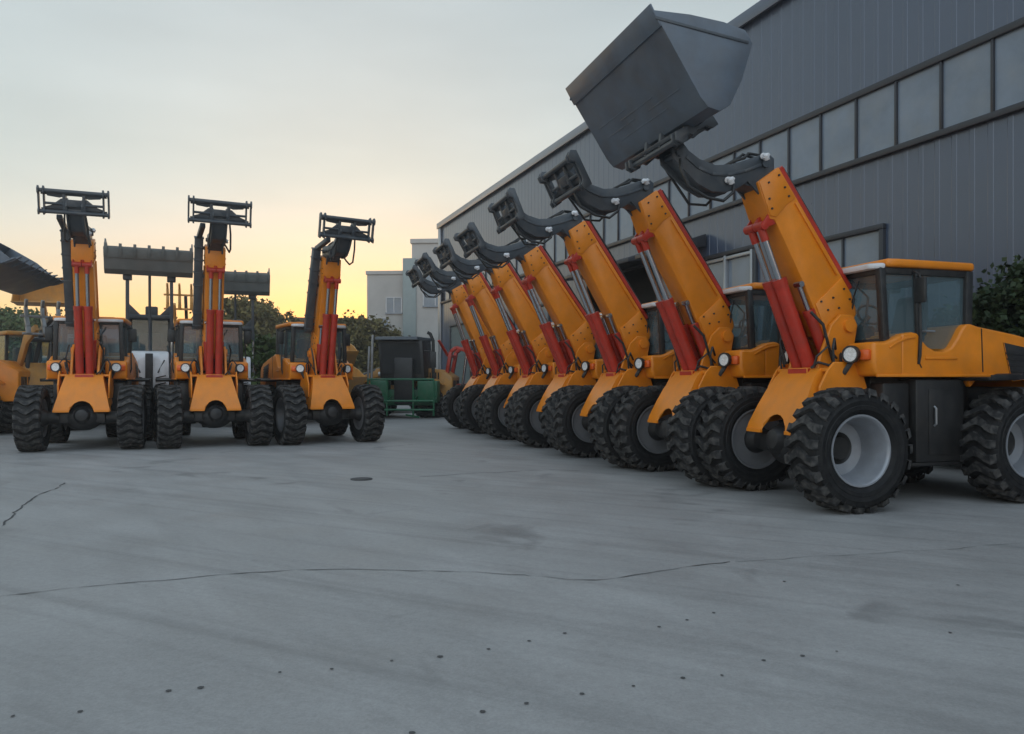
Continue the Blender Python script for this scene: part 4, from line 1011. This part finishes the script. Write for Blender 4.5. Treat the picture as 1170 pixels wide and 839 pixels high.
for px, py in dots:
    x, y = gp(px, py); r = .0105*rn.uniform(.55, 1.3) if py > 735 else .0095
    x += rn.gauss(0, .02); y += rn.gauss(0, .03)
    vs = [b.bm.verts.new((x+r*rn.uniform(.85, 1.15)*math.cos(a_), y+r*rn.uniform(.85, 1.15)*math.sin(a_), .004)) for a_ in [2*math.pi*k/12 for k in range(12)]]
    f = b.bm.faces.new(vs); f.material_index = 2
bmesh.ops.recalc_face_normals(b.bm, faces=b.bm.faces[:])
for f in b.bm.faces:
    if f.normal.z < 0: f.normal_flip()
me = b.mesh('ground', ['ground', 'crack', 'hole'], 0)
link('ground', me, kind='structure')
def mh(b):
    x, y = gp(413, 548); b.cyl((x, y, .0), (x, y, .012), .14, n=24)
    b.cyl((x, y, .012), (x, y, .016), .115, n=24)
o = link('drain_cover', (lambda bb: (mh(bb), bb.mesh('drain_cover', 'hole'))[1])(MB()), label='small dark round drain cover in the open concrete yard', cat='drain cover')
# raised kerb strip at the end of the yard
b = MB(); b.box(-40, 6, 31.0, 33.5, 0, .14, .02)
link('pavement', b.mesh('pavement', 'kerb'), kind='structure')

hm = bpy.data.materials.new('air_haze'); hm.use_nodes = True
hn = hm.node_tree.nodes; hn.remove(hn['Principled BSDF'])
hv = hn.new('ShaderNodeVolumePrincipled'); hv.inputs['Color'].default_value = (.92, .93, .95, 1); hv.inputs['Density'].default_value = .0022; hv.inputs['Anisotropy'].default_value = .55
hm.node_tree.links.new(hv.outputs[0], hn['Material Output'].inputs['Volume'])
b = MB(); b.box(-70, 45, -4, 95, -1, 16, 0); M['haze'] = hm
link('haze', b.mesh('haze', 'haze', 0), kind='stuff')
# ------------------------------------------------------------------ sky, sun, camera
SUN_AZ, SUN_EL = R(-10), R(2.)
wd = bpy.data.worlds.new('World'); sc.world = wd; wd.use_nodes = True
n = wd.node_tree.nodes; l = wd.node_tree.links
bg = n['Background']
sky = n.new('ShaderNodeTexSky'); sky.sky_type = 'NISHITA'; sky.sun_disc = False
sky.sun_elevation = SUN_EL; sky.sun_rotation = SUN_AZ; sky.air_density = 1.0; sky.dust_density = .5; sky.ozone_density = 1.0; sky.altitude = 50
# dusk sky: the Nishita colours with their brightness range compressed to even out the light, plus an added pale blue fill opposite the sun
def mth(op, x, y):
    k = n.new('ShaderNodeMath'); k.operation = op
    for i, v in enumerate((x, y)):
        if isinstance(v, (int, float)): k.inputs[i].default_value = v
        else: l.new(v, k.inputs[i])
    return k.outputs[0]
def vml(col, f, op='SCALE'):
    k = n.new('ShaderNodeVectorMath'); k.operation = op; l.new(col, k.inputs[0])
    if op == 'SCALE':
        if isinstance(f, (int, float)): k.inputs['Scale'].default_value = f
        else: l.new(f, k.inputs['Scale'])
    else: l.new(f, k.inputs[1])
    return k.outputs[0]
GAM, KK = .40, .405
bw = n.new('ShaderNodeRGBToBW'); l.new(sky.outputs[0], bw.inputs[0])
hue_keep = vml(sky.outputs[0], mth('POWER', bw.outputs[0], GAM-1))
gm = n.new('ShaderNodeGamma'); gm.inputs[1].default_value = GAM; l.new(sky.outputs[0], gm.inputs[0])
tcw = n.new('ShaderNodeTexCoord')
sx = n.new('ShaderNodeSeparateXYZ'); l.new(tcw.outputs['Generated'], sx.inputs[0])
hz = n.new('ShaderNodeMapRange'); hz.interpolation_type = 'SMOOTHSTEP'; l.new(sx.outputs['Z'], hz.inputs[0])
hz.inputs[1].default_value = .06; hz.inputs[2].default_value = .27; hz.inputs[3].default_value = 1.0; hz.inputs[4].default_value = 0
both = vml(vml(hue_keep, hz.outputs[0]), vml(gm.outputs[0], mth('SUBTRACT', 1.0, hz.outputs[0])), 'ADD')
tint = n.new('ShaderNodeMix'); tint.data_type = 'VECTOR'; l.new(hz.outputs[0], tint.inputs[0])
tint.inputs[4].default_value = tuple(v*KK for v in (.955, 1.03, 1.05)); tint.inputs[5].default_value = tuple(v*KK for v in (1.0, .93, 1.06))
both = vml(both, tint.outputs[1], 'MULTIPLY')
cm = n.new('ShaderNodeMapping'); cm.inputs['Scale'].default_value = (2.2, 2.2, 9); cm.inputs['Rotation'].default_value = (R(6), R(4), 0); l.new(tcw.outputs['Generated'], cm.inputs['Vector'])
cn = n.new('ShaderNodeTexNoise'); cn.inputs['Scale'].default_value = 1.3; cn.inputs['Detail'].default_value = 5; cn.inputs['Roughness'].default_value = .5; l.new(cm.outputs[0], cn.inputs['Vector'])
cr = n.new('ShaderNodeMapRange'); cr.inputs[1].default_value = .3; cr.inputs[2].default_value = .7; cr.inputs[3].default_value = .94; cr.inputs[4].default_value = 1.06; l.new(cn.outputs['Fac'], cr.inputs[0])
both = vml(both, cr.outputs[0])
dp = n.new('ShaderNodeVectorMath'); dp.operation = 'DOT_PRODUCT'; l.new(tcw.outputs['Generated'], dp.inputs[0])
dp.inputs[1].default_value = (math.sin(SUN_AZ), math.cos(SUN_AZ), 0)
mr = n.new('ShaderNodeMapRange'); mr.interpolation_type = 'SMOOTHSTEP'
mr.inputs[1].default_value = .45; mr.inputs[2].default_value = -.55; mr.inputs[3].default_value = 0; mr.inputs[4].default_value = 1
l.new(dp.outputs['Value'], mr.inputs[0])
ec = n.new('ShaderNodeCombineXYZ')
for i, v in enumerate((.36, .43, .54)): ec.inputs[i].default_value = v
tot = vml(both, vml(ec.outputs[0], mr.outputs[0]), 'ADD')
l.new(tot, bg.inputs[0]); bg.inputs[1].default_value = 1.0
sl = bpy.data.lights.new('sun', 'SUN'); sl.energy = .5; sl.angle = R(6); sl.color = (1, .78, .52)
so = bpy.data.objects.new('sun', sl); COL.objects.link(so)
d = Vector((math.sin(SUN_AZ)*math.cos(SUN_EL), math.cos(SUN_AZ)*math.cos(SUN_EL), math.sin(SUN_EL)))
so.rotation_euler = (-d).to_track_quat('-Z', 'Y').to_euler()
cam = bpy.data.cameras.new('camera'); co = bpy.data.objects.new('camera', cam); COL.objects.link(co)
co.location = (0, 0, 1.25); co.rotation_euler = (R(90), 0, 0)
cam.sensor_width = 36; cam.lens = 36*870/1170; cam.shift_y = 17.5/1170; cam.clip_end = 2000
sc.camera = co
vs = sc.view_settings; vs.view_transform = 'Standard'; vs.look = 'None'; vs.exposure = .43; vs.gamma = 1
sc.cycles.max_bounces = 6
